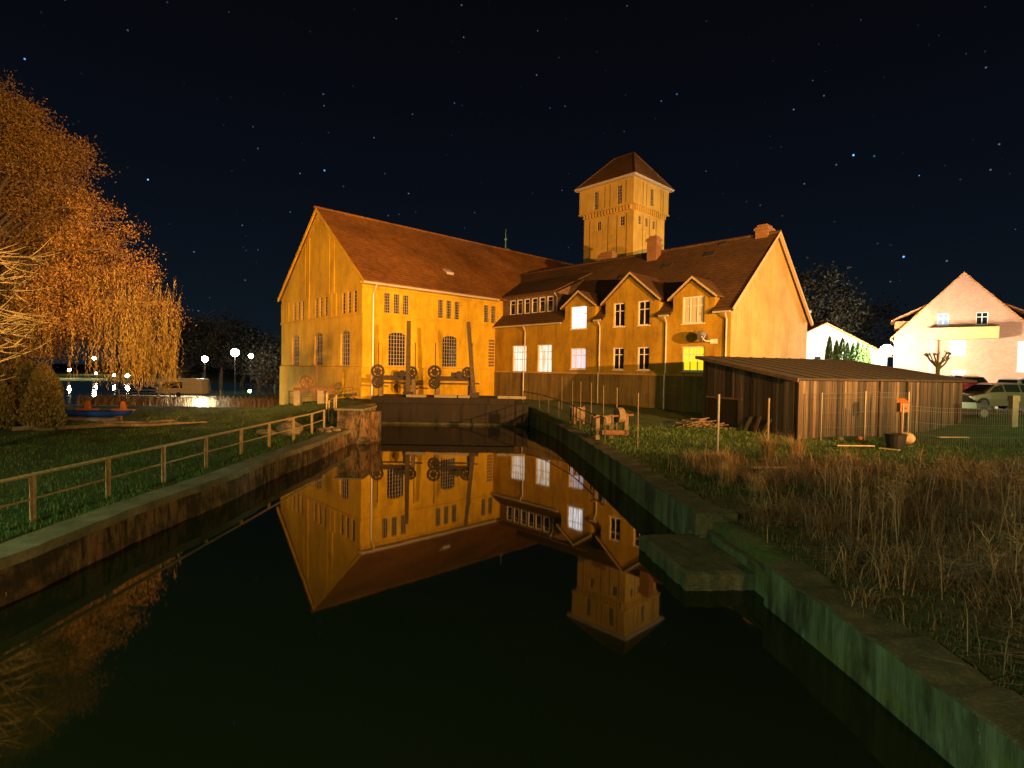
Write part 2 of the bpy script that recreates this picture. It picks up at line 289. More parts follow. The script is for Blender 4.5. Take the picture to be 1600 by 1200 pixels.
# wall plane with rectangular openings; P(s, depth, z): depth>0 goes INTO the wall
def wall_plane(mb, P, s0, s1, z0, z1, ops, dep=.3):
    ss = sorted({s0, s1, *[o[0] for o in ops], *[o[1] for o in ops]}); zs = sorted({z0, z1, *[o[2] for o in ops], *[o[3] for o in ops]})
    for a, b in zip(ss, ss[1:]):
        for c, d in zip(zs, zs[1:]):
            ms, mz = (a+b)/2, (c+d)/2
            if any(o[0] < ms < o[1] and o[2] < mz < o[3] for o in ops): continue
            mb.poly([P(a, 0, c), P(b, 0, c), P(b, 0, d), P(a, 0, d)])
    for o in ops:
        a, b, c, d = o[:4]; dp = o[4] if len(o) > 4 else dep
        mb.poly([P(a, 0, c), P(a, dp, c), P(a, dp, d), P(a, 0, d)]); mb.poly([P(b, 0, c), P(b, 0, d), P(b, dp, d), P(b, dp, c)])
        mb.poly([P(a, 0, c), P(b, 0, c), P(b, dp, c), P(a, dp, c)]); mb.poly([P(a, 0, d), P(a, dp, d), P(b, dp, d), P(b, 0, d)])
def arch_fill(mb, P, a, b, z, rise, dep):   # spandrels that turn the top of a rectangular opening into a segmental arch
    n = 8; m = (a+b)/2; h = (b-a)/2
    for k in range(n):
        x0 = a+(b-a)*k/n; x1 = a+(b-a)*(k+1)/n; y0 = z-rise*((x0-m)/h)**2; y1 = z-rise*((x1-m)/h)**2
        mb.poly([P(x0, .004, y0), P(x1, .004, y1), P(x1, .004, z), P(x0, .004, z)]); mb.poly([P(x0, .004, y0), P(x0, dep, y0), P(x1, dep, y1), P(x1, .004, y1)])
def window(parent, P, a, b, c, d, dep, cols, rows, frame='white_paint', pane='dark_glass', fw=.07, mw=.035, label=None, trans=None, sill=True, plab=None):
    m = MB(); f0, f1 = dep-.07, dep-.005; y0 = f0
    B = lambda x0, x1, z0, z1, q0=f0, q1=f1: m.box(P, (x0, x1), (q0, q1), (z0, z1))
    B(a, a+fw, c, d); B(b-fw, b, c, d); B(a+fw, b-fw, c, c+fw); B(a+fw, b-fw, d-fw, d)
    xs = [a+(b-a)*k/cols for k in range(1, cols)]
    zs = [c+(d-c)*k/rows for k in range(1, rows)] if trans is None else [c+(d-c)*t for t in trans]
    for z in zs: B(a+fw, b-fw, z-mw/2, z+mw/2, f0+.012, f1-.01)
    for x in xs: B(x-mw/2, x+mw/2, c+fw, d-fw, f0+.008, f1-.006)
    o = m.build('window', frame, parent)
    if label: o['label'] = label
    g = MB(); g.poly([P(a, dep-.02, c), P(b, dep-.02, c), P(b, dep-.02, d), P(a, dep-.02, d)]); g.build('pane', pane, o)
    if sill:
        s = MB(); s.box(P, (a-.06, b+.06), (-.07, dep-.08), (c-.06, c-.004)); s.build('sill', 'ledge_plaster' if frame != 'white_paint' else 'white_paint', o)
    return o
def roof_slab(mb, e0, e1, r1, r0, th=.18):  # eave pts e0,e1, ridge r1,r0
    up = Vector((0, 0, th)); mb.hexa([e0, e1, r1, r0, Vector(e0)+up, Vector(e1)+up, Vector(r1)+up, Vector(r0)+up]); return mb
def gutter(parent, p0, p1, r=.085, mat='zinc'):
    return MB().tube([p0, p1], r, 8).build('gutter', mat, parent)
def downpipe(parent, pts, r=.055, mat='zinc'):
    return MB().tube(pts, r, 8).build('downpipe', mat, parent)
# ------------------------------------------------------------------ terrain
def xr(y):   # inner face of the right canal wall
    return float(np.interp(y, [-12, 3, 7, 10, 13.5, 17, 21, 26, 31.5, 37.5, 41, 46], [4.75, 4.68, 4.56, 4.38, 4.12, 3.86, 3.58, 3.2, 2.7, 1.6, .9, -.1]))
def sst(a, b, x): t = min(1, max(0, (x-a)/(b-a))); return t*t*(3-2*t)
def hills(x, y): return .035*math.sin(x*1.3+y*.7)+.03*math.sin(x*.6-y*1.9)+.02*math.sin(x*3.1+y*2.3)
def gh(x, y):
    if x < (xr(y)-8.3)/2:
        z = .74+.75*sst(30, 41, y)*sst(-22, -12, x)
        z += -1.35*sst(46, 66, y-.0*x)
        if x > -9.1 and y < 41: return .69
        z -= .9*sst(-14, -24, x)*sst(34, 52, y)*.6
        if x < -20: z -= 1.6*sst(58, 68, y)*sst(-24, -30, x)*(1-sst(150, 175, y))
    else:
        z = .70+.15*sst(0, 3, x-xr(y))+.15*sst(16, 26, y)+.4*sst(28, 42, y)
        z += .85*sst(19, 27, x)*sst(21, 30, y)+.25*sst(24, 34, x)*sst(32, 45, y)
    far = sst(150, 400, y); return z*(1-far)+far*0+hills(x, y)*(1 if y < 60 else .3)
ys = [-12]+list(np.arange(-4, 20, .45))+list(np.arange(20, 50, 1.0))+list(np.arange(50, 110, 4))+[120, 140, 160, 180, 220, 300, 450, 800, 1800]
lx = [-1800, -600, -300, -200, -150, -110, -85, -70, -60, -52, -46, -40, -36, -33]+list(np.arange(-30, -9.1, .75))+[-8.9, -8.55]
ro = [.25, .6]+list(np.arange(1, 14, .6))+list(np.arange(14, 34, 1.5))+[36, 40, 46, 55, 70, 90, 130, 200, 400, 1800]
V = []; F = []; nc = len(lx)+2+len(ro)
for y in ys:
    X = xr(y) if y < 46 else -.1
    ed = -8.55 if y < 30.5 or y > 45 else -9.9
    for x in lx: x = min(x, ed); V.append((x, y, gh(x, y)))
    bed = -1.6 if y < 41 else 1.2
    V.append((ed+.05, y, bed)); V.append((X+.2, y, bed))
    for o_ in ro: V.append((X+o_, y, gh(X+o_, y)))
for j in range(len(ys)-1):
    for i in range(nc-1): F.append((j*nc+i, j*nc+i+1, (j+1)*nc+i+1, (j+1)*nc+i))
g = np_mesh('ground', V, F, 'turf'); tag(g, kind='structure')
for p in g.data.polygons: p.use_smooth = True
wm = MB()
yy = [-12, 3, 7, 10, 13.5, 17, 21, 26, 31.5, 37.5, 41]
for a, b in zip(yy, yy[1:]): wm.poly([(-9.9, a, 0), (xr(a)+.15, a, 0), (xr(b)+.15, b, 0), (-9.9, b, 0)])
tag(wm.build('canal_water', 'canal_water'), kind='structure')
bm_ = MB().poly([(-260, 60, -1.5), (-19, 60, -1.5), (-19, 178, -1.5), (-260, 178, -1.5)]); tag(bm_.build('basin_water', 'canal_water'), kind='structure')
pk = MB()
for x in range(24, 60, 4):
    for y in range(30, 58, 4):
        pk.poly([(x, y, gh(x, y)+.09), (x+4, y, gh(x+4, y)+.09), (x+4, y+4, gh(x+4, y+4)+.09), (x, y+4, gh(x, y+4)+.09)])
tag(pk.build('parking_area', 'asphalt'), kind='structure')
# ------------------------------------------------------------------ canal walls
t = thing('canal_wall', 'rust-stained concrete canal wall under the grassy bank with the rusty railing', 'retaining wall', (-8.4, 8, 0))
m = MB(); yy = [-4]+list(np.arange(2, 30.5, .35))
xf = lambda y: -8.25+.06*math.sin(y*.9)+.018*math.sin(y*6.3)+.015*math.sin(y*14.1+2)
for a, b in zip(yy, yy[1:]):
    n_ = 4
    for k in range(n_):
        z0, z1 = -1.2+k*(1.94/n_), -1.2+(k+1)*(1.94/n_)
        m.poly([(xf(a)-.03*k, a, z0), (xf(b)-.03*k, b, z0), (xf(b)-.03*(k+1), b, z1), (xf(a)-.03*(k+1), a, z1)])
m.build('wall_face', 'canal_concrete_left', t)
m = MB()
for a, b in zip(yy, yy[1:]):
    m.hexa([(xf(a)-.75, a, .6), (xf(a)-.10, a, .6), (xf(b)-.10, b, .6), (xf(b)-.75, b, .6), (xf(a)-.77, a, .80), (xf(a)-.09, a, .79), (xf(b)-.09, b, .79), (xf(b)-.77, b, .80)])
m.build('coping', 'coping_stone', t)
t = thing('canal_wall', 'green algae-covered concrete canal wall below the dry weeds', 'retaining wall', (4.6, 8, 0))
ej = lambda y: .012*math.sin(y*5.1)+.010*math.sin(y*11.7+1)+.006*math.sin(y*23.9)
def rwall(ya, yb, top, inset, name_end):
    m = MB(); c = MB(); yy = list(np.arange(ya, yb-.01, .22 if ya < 12 else .45))+[yb]
    for a, b in zip(yy, yy[1:]):
        xa, xb = xr(a)+inset, xr(b)+inset
        m.poly([(xb, b, -1.2), (xa, a, -1.2), (xa-.02, a, top), (xb-.02, b, top)])
        ja, jb = ej(a), ej(b)
        c.hexa([(xa-.03+ja, a, top-.01), (xa+.62, a, top-.01), (xb+.62, b, top-.01), (xb-.03+jb, b, top-.01), (xa-.01+ja, a, top+.02+ja), (xa+.62, a, top+.06+ja*2), (xb+.62, b, top+.06+jb*2), (xb-.01+jb, b, top+.02+jb)])
    for yq in (ya, yb):
        xq = xr(yq)+inset; m.poly([(xq, yq, -1.2), (xq+.62, yq, -1.2), (xq+.62, yq, top), (xq, yq, top)])
    m.build('wall_face', 'canal_concrete_right', t); c.build('coping', 'mossy_coping', t)
rwall(-4, 9.2, .70, 0, 1); rwall(9.2, 11.9, .50, .16, 1); rwall(11.9, 41, .85, 0, 1)
m = MB(); P = lambda a, b, c: Vector((a, b, c))
m.box(P, (4.12, 5.05), (11.84, 12.3), (.4, .895)); m.build('wall_end_block', 'mossy_coping', t)
m = MB(); n_ = 26; i0 = 0
def slab_pt(a, b):
    x = 3.24+1.36*a-.29*b*(1-a)-.15*b*a; y = 9.75+.1*a+2.35*b+.1*b*a-.0
    e = min(a, 1-a, b, 1-b); j = .016*(math.sin(a*31+b*17)+math.sin(a*13-b*41)); 
    return Vector((x+(j*.8 if e < .02 else 0), y+(j*.8 if e < .02 else 0), .33+.005*math.sin(a*25+b*9)+.006*math.sin(b*37-a*11)-(.03 if e < .02 else 0)))
for ja in range(n_+1):
    for jb in range(n_+1): m.v.append(slab_pt(ja/n_, jb/n_))
for ja in range(n_):
    for jb in range(n_): k = ja*(n_+1)+jb; m.f.append((k, k+n_+1, k+n_+2, k+1))
rim = [(ja, 0) for ja in range(n_)]+[(n_, jb) for jb in range(n_)]+[(n_-ja, n_) for ja in range(n_)]+[(0, n_-jb) for jb in range(n_)]; q0 = len(m.v)
for (a_, b_) in rim: v_ = slab_pt(a_/n_, b_/n_); m.v.append(Vector((v_.x, v_.y, -.5)))
for k in range(len(rim)):
    k2 = (k+1) % len(rim); m.f.append((rim[k][0]*(n_+1)+rim[k][1], q0+k, q0+k2, rim[k2][0]*(n_+1)+rim[k2][1]))
tag(m.build('landing_slab', 'mossy_coping', loc=(3.8, 11, 0)), 'low mossy concrete landing slab jutting into the canal from the right wall', 'concrete slab')
# mossy lumps on the pier, end pier
t = thing('sluice_pier', 'stained concrete pier with a stop-log groove ending the left canal wall', 'pier', (-7.8, 28.6, 0))
m = MB(); m.box(P, (-9.1, -7.75), (28.0, 30.6), (-1.2, 1.75)); m.box(P, (-10.4, -9.72), (30.6, 38.45), (-1.2, 1.5)); m.build('pier_body', 'canal_concrete_left', t)
m = MB(); m.box(P, (-7.75, -7.45), (28.05, 28.6), (-1.2, 1.66)); m.box(P, (-7.75, -7.25), (29.1, 29.9), (-1.2, 1.62)); m.build('groove_rib', 'canal_concrete_left', t)
m = MB(); m.box(P, (-9.2, -7.7), (27.9, 30.7), (1.752, 1.85)); m.build('cap_slab', 'coping_stone', t)
# rubble bank beside the pier
m = MB()
for k in range(9):
    m.ball((random.uniform(-9.6, -8.7), random.uniform(26.2, 29.0), .76+random.uniform(0, .1)), random.uniform(.1, .24), 8, 6, (1.3, 1, .7), .12)
tag(m.build('rubble', 'stone', loc=(-9.2, 27, .7)), 'heap of broken stones between the left railing and the sluice pier', 'rubble', kind='stuff')
# weir wall with walkway, rakes and gears
t = thing('weir', 'dark concrete weir wall closing the canal in front of the mill', 'weir', (-5, 38.6, 0))
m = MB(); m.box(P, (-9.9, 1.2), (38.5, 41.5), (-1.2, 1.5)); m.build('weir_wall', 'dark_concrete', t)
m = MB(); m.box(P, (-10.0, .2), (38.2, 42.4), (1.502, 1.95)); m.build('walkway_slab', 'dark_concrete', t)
m = MB(); m.box(P, (-9.9, .3), (38.35, 38.5), (-.05, .14)); m.build('water_line_beam', 'mossy_coping', t)
m = MB()
for a, b in ((-7.5, -6.1), (-5.5, -3.9), (-3.8, -3.0), (-1.0, 1.0)): m = MB(); m.box(P, (a, b), (38.1, 38.35), (1.955, 2.14)); m.build('kerb_stone', 'concrete_post', t)
def rack(x0, x1, px, lean, yb, lab):
    t = thing('trash_rack_winch', lab, 'winch', ((x0+x1)/2, yb, 1.95))
    m = MB(); m.box(P, (x0, x1), (yb-.12, yb+.12), (3.12, 3.46)); m.box(P, (x0+.2, x1-.1), (yb-.1, yb+.1), (2.86, 2.97)); m.build('shaft_beam', 'gear_iron', t)
    for x in (x0+.1, x1-.1):
        m = MB(); m.box(P, (x-.13, x+.13), (yb-.15, yb+.15), (1.95, 3.2)); m.build('stand', 'grey_wood', t)
    for x, z, r in ((x0-.1, 3.75, .42), (x0-.1, 2.95, .36), (x1-.25, 3.72, .36)):
        m = MB(); m.ring((x, yb-.2, z), (0, 1, 0), r, .085, 24, 6); m.ring((x, yb-.2, z), (0, 1, 0), r*.4, .09, 12, 6)
        for k in range(6):
            a = k*math.pi/3+.2; m.tube([(x, yb-.2, z), (x+math.cos(a)*r, yb-.2, z+math.sin(a)*r)], .05, 5)
        for k in range(24):
            a = k*math.pi/12; m.tube([(x+math.cos(a)*r, yb-.2, z+math.sin(a)*r), (x+math.cos(a)*(r+.09), yb-.2, z+math.sin(a)*(r+.09))], .03, 4)
        m.build('gear_wheel', 'gear_iron', t)
    m = MB(); m.hexa([(px-.16, yb-.5, 1.95), (px+.16, yb-.5, 1.95), (px+.16, yb-.25, 1.95), (px-.16, yb-.25, 1.95), (px+lean-.13, yb-.2, 7.45), (px+lean+.13, yb-.2, 7.45), (px+lean+.13, yb+.02, 7.45), (px+lean-.13, yb+.02, 7.45)]); m.build('lifting_post', 'dark_timber', t)
    m = MB(); m.box(P, (px-.35, px+.35), (yb-.55, yb+.2), (1.96, 2.3)); m.box(P, (px-.3, px-.12), (yb-.5, yb-.2), (2.3, 2.8)); m.build('post_foot', 'gear_iron', t)
    for x in (x0-.08, x0+2.6):
        m = MB(); m.tube([(x, yb, 2.0), (x, yb, 5.9)], .035, 6); m.build('guide_rod', 'dark_steel', t)
    m = MB(); m.box(P, (x0+1.1, x0+1.7), (yb-.3, yb+.3), (3.43, 3.75)); m.build('gearbox', 'gear_iron', t); m = MB(); m.disc(((x0+x1)/2+.4, yb-.3, 3.6), (0, 1, 0), .26, .15, 12); m.build('ratchet_wheel', 'gear_iron', t); m = MB(); m.box(P, (x1-.2, x1+.6), (yb-.05, yb+.05), (2.9, 3.0)); m.build('crank', 'gear_iron', t)
rack(-9.7, -7.1, -7.55, -.05, 39.4, 'rusty rack-lifting winch with upright timber post, nearest the mill corner')
rack(-5.55, -3.0, -2.75, -.5, 39.4, 'rusty rack-lifting winch with leaning timber post, beside the wing')
# ------------------------------------------------------------------ the mill
mill = thing('mill_building', 'large ochre mill hall with tall gable, long tiled roof and arched windows', 'building', W(0, 0, 1.5))
Pg = lambda s, d, z: W(d, s, z)            # gable plane u=0, s=v
Ps = lambda s, d, z: W(s, -d, z)           # side plane v=0, s=u
gs = []; 
for c0 in (-14.0, -8.95, -3.55):
    for k in range(3): gs.append((c0+k*1.0, c0+k*1.0+.52, 8.48, 10.25, .13))
gb = [(-14.3, -12.6, 4.15, 7.1, .19), (-9.0, -7.3, 4.15, 7.1, .19), (-3.8, -2.1, 4.15, 7.1, .19)]
gd = [(-3.15, -2.6, 1.4, 3.6, .5)]
m = MB(); wall_plane(m, Pg, -17.1, 0, -1.5, 10.75, gs+gb+gd)
m.poly([Pg(-17.1, 0, 10.75), Pg(0, 0, 10.75), Pg(-8.5, 0, 18.1)])
for o in gb: arch_fill(m, Pg, o[0], o[1], 7.1, .28, .16)
so = []
for grp in ((1.94, 2.83, 3.72), (7.31, 8.22, 9.13), (12.66, 13.57)):
    for u in grp: so.append((u, u+.53, 8.52, 10.17, .14))
sb = [(2.35, 4.0, 4.18, 7.0, .16), (7.82, 9.44, 4.18, 7.0, .16)]
wall_plane(m, Ps, 0, 36, -1.5, 10.75, so+sb)
for o in sb: arch_fill(m, Ps, o[0], o[1], 7.0, .25, .13)
m.poly([W(36, -17.1, -1.5), W(36, 0, -1.5), W(36, 0, 10.75), W(36, -8.5, 18.1), W(36, -17.1, 10.75)])
m.poly([W(0, -17.1, -1.5), W(36, -17.1, -1.5), W(36, -17.1, 10.75), W(0, -17.1, 10.75)])
m.build('wall', 'mill_plaster', mill)
# trims
m = MB()
m.box(Pg, (-17.2, .1), (-.1, .0), (8.22, 8.38)); m.box(Ps, (-.1, 14.05), (-.1, 0), (8.22, 8.38)); m.build('belt_course', 'mill_plaster', mill)
m = MB(); m.box(Pg, (-17.25, .12), (-.12, 0), (-1.5, 4.02)) if False else None
def plinth():
    m = MB(); P_ = lambda s, d, z: W(-.13+d, s, z); wall_plane(m, P_, -17.22, .12, -1.5, 4.02, [(-3.15, -2.6, 1.4, 3.6, .13)])
    Q_ = lambda s, d, z: W(s, .12-d, z); wall_plane(m, Q_, -.13, 14.05, -1.5, 4.02, [])
    m.poly([W(-.13, -17.22, 4.02), W(0, -17.22, 4.06), W(0, 0, 4.06), W(-.13, .12, 4.02)]); m.poly([W(-.13, .12, 4.02), W(0, 0, 4.06), W(14.05, 0, 4.06), W(14.05, .12, 4.02)])
    m.build('plinth', 'mill_plaster', mill)
plinth()
m = MB(); m.box(Ps, (-.35, 14.3), (-.28, -.0), (10.62, 10.82)); m.box(Ps, (-.1, 14.05), (-.12, 0), (10.42, 10.6)); m.build('eaves_cornice', 'mill_plaster', mill)
def rake(v): return 18.1-abs(v+8.5)*.862
for v0, v1 in ((-10.85, -10.15), (-6.55, -5.95), (-5.6, -5.05), (-16.9, -16.5), (-11.3, -11.1)):
    m = MB(); zz = min(rake(v0), rake(v1))-.1
    if zz < 10.9: zz = 10.7
    m.box(Pg, (v0, v1), (-.05, -.002), (10.35, zz)); m.build('lisene', 'mill_plaster', mill)
for v0, v1 in ((-17.1, -16.6), (-15.5, -15.1), (-10.75, -10.2), (-6.0, -5.45), (-5.2, -4.6), (-.5, .0)):
    m = MB(); m.box(Pg, (v0, v1), (-.05, -.002), (8.385, 10.346)); m.build('lisene', 'mill_plaster', mill)
for v0, v1 in ((5.2, 5.32), (6.2, 6.32), (10.7, 10.82), (11.7, 11.82)):
    m = MB(); m.box(Ps, (v0, v1), (-.025, -.002), (8.385, 10.4)); m.build('lisene', 'mill_plaster', mill)
for o in gs: window(mill, Pg, o[0], o[1], o[2], o[3], .12, 1, 6, 'muntin_paint', fw=.04, mw=.025, sill=False)
for o in gb: window(mill, Pg, o[0], o[1], o[2], o[3], .17, 5, 8, 'muntin_paint', fw=.05, mw=.03, sill=True)
for o in so: window(mill, Ps, o[0], o[1], o[2], o[3], .13, 3, 7, 'muntin_paint', fw=.03, mw=.022, sill=False)
for o in sb: window(mill, Ps, o[0], o[1], o[2], o[3], .13, 6, 9, 'muntin_paint', fw=.04, mw=.028, sill=True)
m = MB(); 
for k in range(9): m.box(Ps, (13.28, 14.0), (-.03, -.002), (4.3+k*.3, 4.3+k*.3+.2))
m.build('louvre', 'grey_wood', mill, )
m = MB(); m.box(Pg, (-3.1, -2.65), (.3, .4), (1.4, 3.6)); m.build('door', 'dark_steel', mill)
m = MB()
roof_slab(m, W(-.2, .55, 10.72), W(36.3, .55, 10.72), W(36.3, -8.5, 18.2), W(-.2, -8.5, 18.2)); roof_slab(m, W(36.3, -17.65, 10.72), W(-.2, -17.65, 10.72), W(-.2, -8.5, 18.2), W(36.3, -8.5, 18.2))
rf = m.build('roof', 'mill_roof_tiles', mill)
m = MB(); m.tube([W(-.38, -8.5, 18.38), W(36.3, -8.5, 18.38)], .13, 8); m.build('ridge_tiles', 'mill_roof_tiles', rf)
def mroof(v): return 10.9+(.55-v)*.8266
for u, v in ((9.6, -1.9), (21.3, -1.4)):
    m = MB(); z = mroof(v); m.hexa([W(u, v, z), W(u+.8, v, z), W(u+.8, v-.7, z+.58), W(u, v-.7, z+.58), W(u, v+.02, z+.22), W(u+.8, v+.02, z+.22), W(u+.8, v-.7, z+.62), W(u, v-.7, z+.62)]); m.build('roof_vent', 'zinc', rf)
for vv in (.55, -17.65):
    s = 1 if vv > 0 else -1; m = MB()
    m.hexa([W(-.22, vv, 10.62), W(-.1, vv, 10.62), W(-.1, -8.5, 18.08), W(-.22, -8.5, 18.08), W(-.22, vv, 10.91), W(-.205, vv, 10.91), W(-.205, -8.5, 18.4), W(-.22, -8.5, 18.4)])
    m.build('verge_board', 'mill_plaster', mill)
gutter(mill, W(-.3, .64, 10.72), W(14.0, .64, 10.72), .1)
downpipe(mill, [W(.85, .64, 10.6), W(.85, .45, 10.3), W(.85, .14, 9.9), W(.85, .14, 4.2), W(.72, .26, 3.9), W(.72, .26, 1.6)], .07)
t = thing('turret_spire', 'green copper spire rising behind the mill roof ridge', 'spire', W(30, -16, 16))
m = MB(); m.tube([W(30, -16, 12), W(30, -16, 20.2), W(30, -16, 20.6), W(30, -16, 20.9)], [1.0, 1.0, .8, .2], 8); m.build('cap', 'copper_green', t)
m = MB(); m.tube([W(30, -16, 20.8), W(30, -16, 23.5)], [.09, .03], 6); m.ball(W(30, -16, 22.1), .2, 8, 6); m.build('finial', 'copper_green', t)
# ------------------------------------------------------------------ the wing
UW = 14.1; VE = 23.4; UR = 21.3; UBk = 28.5; ZE = 8.35; ZR = 14.45
wing = thing('wing_building', 'ochre two-storey wing with dormers, white windows and a bright end gable', 'building', W(UW, 12, 1.4))
Pw = lambda s, d, z: W(UW+d, s, z); Pe = lambda s, d, z: W(s, VE-d, z)
D = [(8.95, 12.2, 10.58, 9.45), (13.2, 18.0, 11.5, 9.5), (19.15, 22.25, 10.6, 9.35)]  # dormers: v0 v1 apex eave
OPS = [(2.5, 4.35, 3.42, 6.3, 3, [.55, .78], 'window_white_glow', 'tall ground-floor window with white glow, nearest the mill', 'w'),
       (5.75, 7.52, 3.42, 6.3, 3, [.55, .78], 'window_white_glow', 'tall brightly lit ground-floor window with half-drawn curtain', 'w'),
       (9.65, 11.28, 4.15, 5.92, 3, [.66], 'window_pink_glow', 'lilac-glowing ground-floor window', 'w'),
       (14.0, 15.04, 4.14, 5.88, 2, [.68], 'dark_glass', None, 'w'), (16.25, 17.28, 4.14, 5.88, 2, [.68], 'dark_glass', None, 'w'),
       (19.95, 21.6, 4.1, 5.84, 3, [.68], 'window_yellow_glow', 'yellow-lit ground-floor window', 'w')]
UP = [[(9.6, 11.3, 7.5, 9.42, 3, [.66], 'window_bright_glow', 'blinding white dormer window')],
      [(13.98, 15.03, 7.5, 9.35, 2, [.66], 'dark_glass', None), (16.2, 17.25, 7.5, 9.35, 2, [.66], 'dark_glass', None)],
      [(19.88, 21.52, 7.44, 9.32, 3, [.66], 'curtain', 'wide dormer window with drawn pale curtains')]]
n = NB('curtain'); f1 = n.noise((14, 14, .3), 1, 3); n.color(n.ramp(f1, [(.35, (.42, .36, .26)), (.6, (.66, .58, .44))])).set(Roughness=.8)
m = MB(); rects = [(o[0], o[1], o[2], o[3], .16) for o in OPS]; ups = [(o[0], o[1], o[2], ZE, .16) for g_ in UP for o in g_]
wall_plane(m, Pw, 0, VE, 0, ZE, rects)
# cut the upper windows below the eave: rebuild the band 7.3..ZE separately
m = MB(); wall_plane(m, Pw, 0, VE, 0, 7.3, rects)
def open_sides(m, P, a, b, c, d, dp, top, bot):
    m.poly([P(a, 0, c), P(a, dp, c), P(a, dp, d), P(a, 0, d)]); m.poly([P(b, 0, c), P(b, 0, d), P(b, dp, d), P(b, dp, c)])
    if bot: m.poly([P(a, 0, c), P(b, 0, c), P(b, dp, c), P(a, dp, c)])
    if top: m.poly([P(a, 0, d), P(a, dp, d), P(b, dp, d), P(b, 0, d)])
segs = [(0, D[0][0])]+[(D[0][1], D[1][0]), (D[1][1], D[2][0]), (D[2][1], VE)]
for a, b in segs: m.poly([Pw(a, 0, 7.3), Pw(b, 0, 7.3), Pw(b, 0, ZE), Pw(a, 0, ZE)])
for (v0, v1, za, ze), g_ in zip(D, UP): wall_plane(m, Pw, v0, v1, 7.3, ze, [(o[0], o[1], o[2], o[3], .16) for o in g_]); m.poly([Pw(v0, 0, ze), Pw(v1, 0, ze), Pw((v0+v1)/2, 0, za-.05)])
m.poly([W(UBk, 0, 0), W(UBk, VE, 0), W(UBk, VE, ZE), W(UBk, 0, ZE)])
m.build('wall', 'wing_plaster', wing)
m = MB(); m.poly([Pe(UW, 0, 0), Pe(UBk, 0, 0), Pe(UBk, 0, ZE), Pe(UR, 0, ZR), Pe(UW, 0, ZE)]); m.build('gable_wall', 'gable_render', wing, )
m = MB(); m.box(Pw, (.02, VE+.1), (-.14, -.002), (0, 3.76)); m.box(Pe, (UW-.14, UBk), (-.1, -.002), (0, 3.76)); m.build('plinth', 'plinth_concrete', wing)
m = MB(); m.box(Pw, (.02, VE+.14), (-.2, -.003), (3.765, 3.9)); m.build('plinth_ledge', 'ledge_plaster', wing)
for o in OPS: window(wing, Pw, o[0], o[1], o[2], o[3], .16, o[4], 1, 'white_paint', o[6], fw=.09, mw=.06, label=o[7], trans=o[5])
SL = (ZR-ZE)/(UR-UW)
def wroof(u): return ZE+.02+(u-UW)*SL
m = MB()
e0 = UW-.35
def slab_v(v0, v1, ulo):  # piece of the front slope
    roof_slab(m, W(ulo, v0, wroof(ulo)), W(ulo, v1, wroof(ulo)), W(UR, v1, wroof(UR)), W(UR, v0, wroof(UR)), .14)
cuts = [(-4.3, D[0][0], e0), (D[0][0], D[0][1], UW+.25), (D[0][1], D[1][0], e0), (D[1][0], D[1][1], UW+.25), (D[1][1], D[2][0], e0), (D[2][0], D[2][1], UW+.25), (D[2][1], VE+.3, e0)]
for a, b, u in cuts: slab_v(a, b, u)
roof_slab(m, W(UBk+.4, VE+.3, wroof(UW)-.1), W(UBk+.4, -4.3, wroof(UW)-.1), W(UR, -4.3, wroof(UR)), W(UR, VE+.3, wroof(UR)), .14)
wr = m.build('roof', 'wing_roof_tiles', wing)
m = MB(); m.tube([W(UR, -4.2, ZR+.18), W(UR, VE+.32, ZR+.18)], .12, 8); m.build('ridge_tiles', 'wing_roof_tiles', wr)
# verge trim
for uu, ue in ((e0, UR), (UBk+.4, UR)):
    m = MB(); z0 = wroof(UW)-.28 if uu < UR else wroof(UW)-.25; z1 = wroof(UR)-.04
    m.hexa([W(uu, VE+.15, z0), W(uu, VE+.34, z0), W(UR, VE+.34, z1), W(UR, VE+.15, z1), W(uu, VE+.3, z0+.3), W(uu, VE+.34, z0+.3), W(UR, VE+.34, z1+.25), W(UR, VE+.3, z1+.25)])
    m.build('verge_board', 'pale_wood', wing)
for k, ((v0, v1, za, ze), g_) in enumerate(zip(D, UP)):
    vm = (v0+v1)/2; ub = UW+(ze-ZE)/SL+.3; ubr = UW+(za-ZE)/SL+.2
    m = MB(); 
    for v in (v0, v1): m.poly([W(UW, v, ZE-.2), W(ub, v, ze), W(UW, v, ze)])
    dm = m.build('dormer', 'wing_plaster', wing, ); dm['label'] = ('small dormer with the blinding white window', 'wide two-window dormer', 'dormer with wide curtained window')[k]
    m = MB(); ov = .28; sl = (za-ze)/((v1-v0)/2)
    for vv, s in ((v0-ov, -1), (v1+ov, 1)):
        a = [W(UW-.3, vv, ze-ov*sl), W(ub+.4, vv, ze-ov*sl), W(ubr+.5, vm, za), W(UW-.3, vm, za)]
        roof_slab(m, a[0], a[1], a[2], a[3], .1)
    m.build('dormer_roof', 'wing_roof_tiles', dm)
    m = MB()
    for vv in (v0-ov, v1+ov):
        m.hexa([W(UW-.34, vv, ze-ov*sl-.06), W(UW-.3, vv, ze-ov*sl-.06), W(UW-.3, vm, za-.06), W(UW-.34, vm, za-.06), W(UW-.34, vv, ze-ov*sl+.1), W(UW-.3, vv, ze-ov*sl+.1), W(UW-.3, vm, za+.1), W(UW-.34, vm, za+.1)])
    m.build('barge_board', 'pale_wood', dm)
    for o in g_: 
        wn = window(wing, Pw, o[0], o[1], o[2], o[3], .16, o[4], 1, 'white_paint', o[6], fw=.09, mw=.06, label=o[7], trans=o[5])
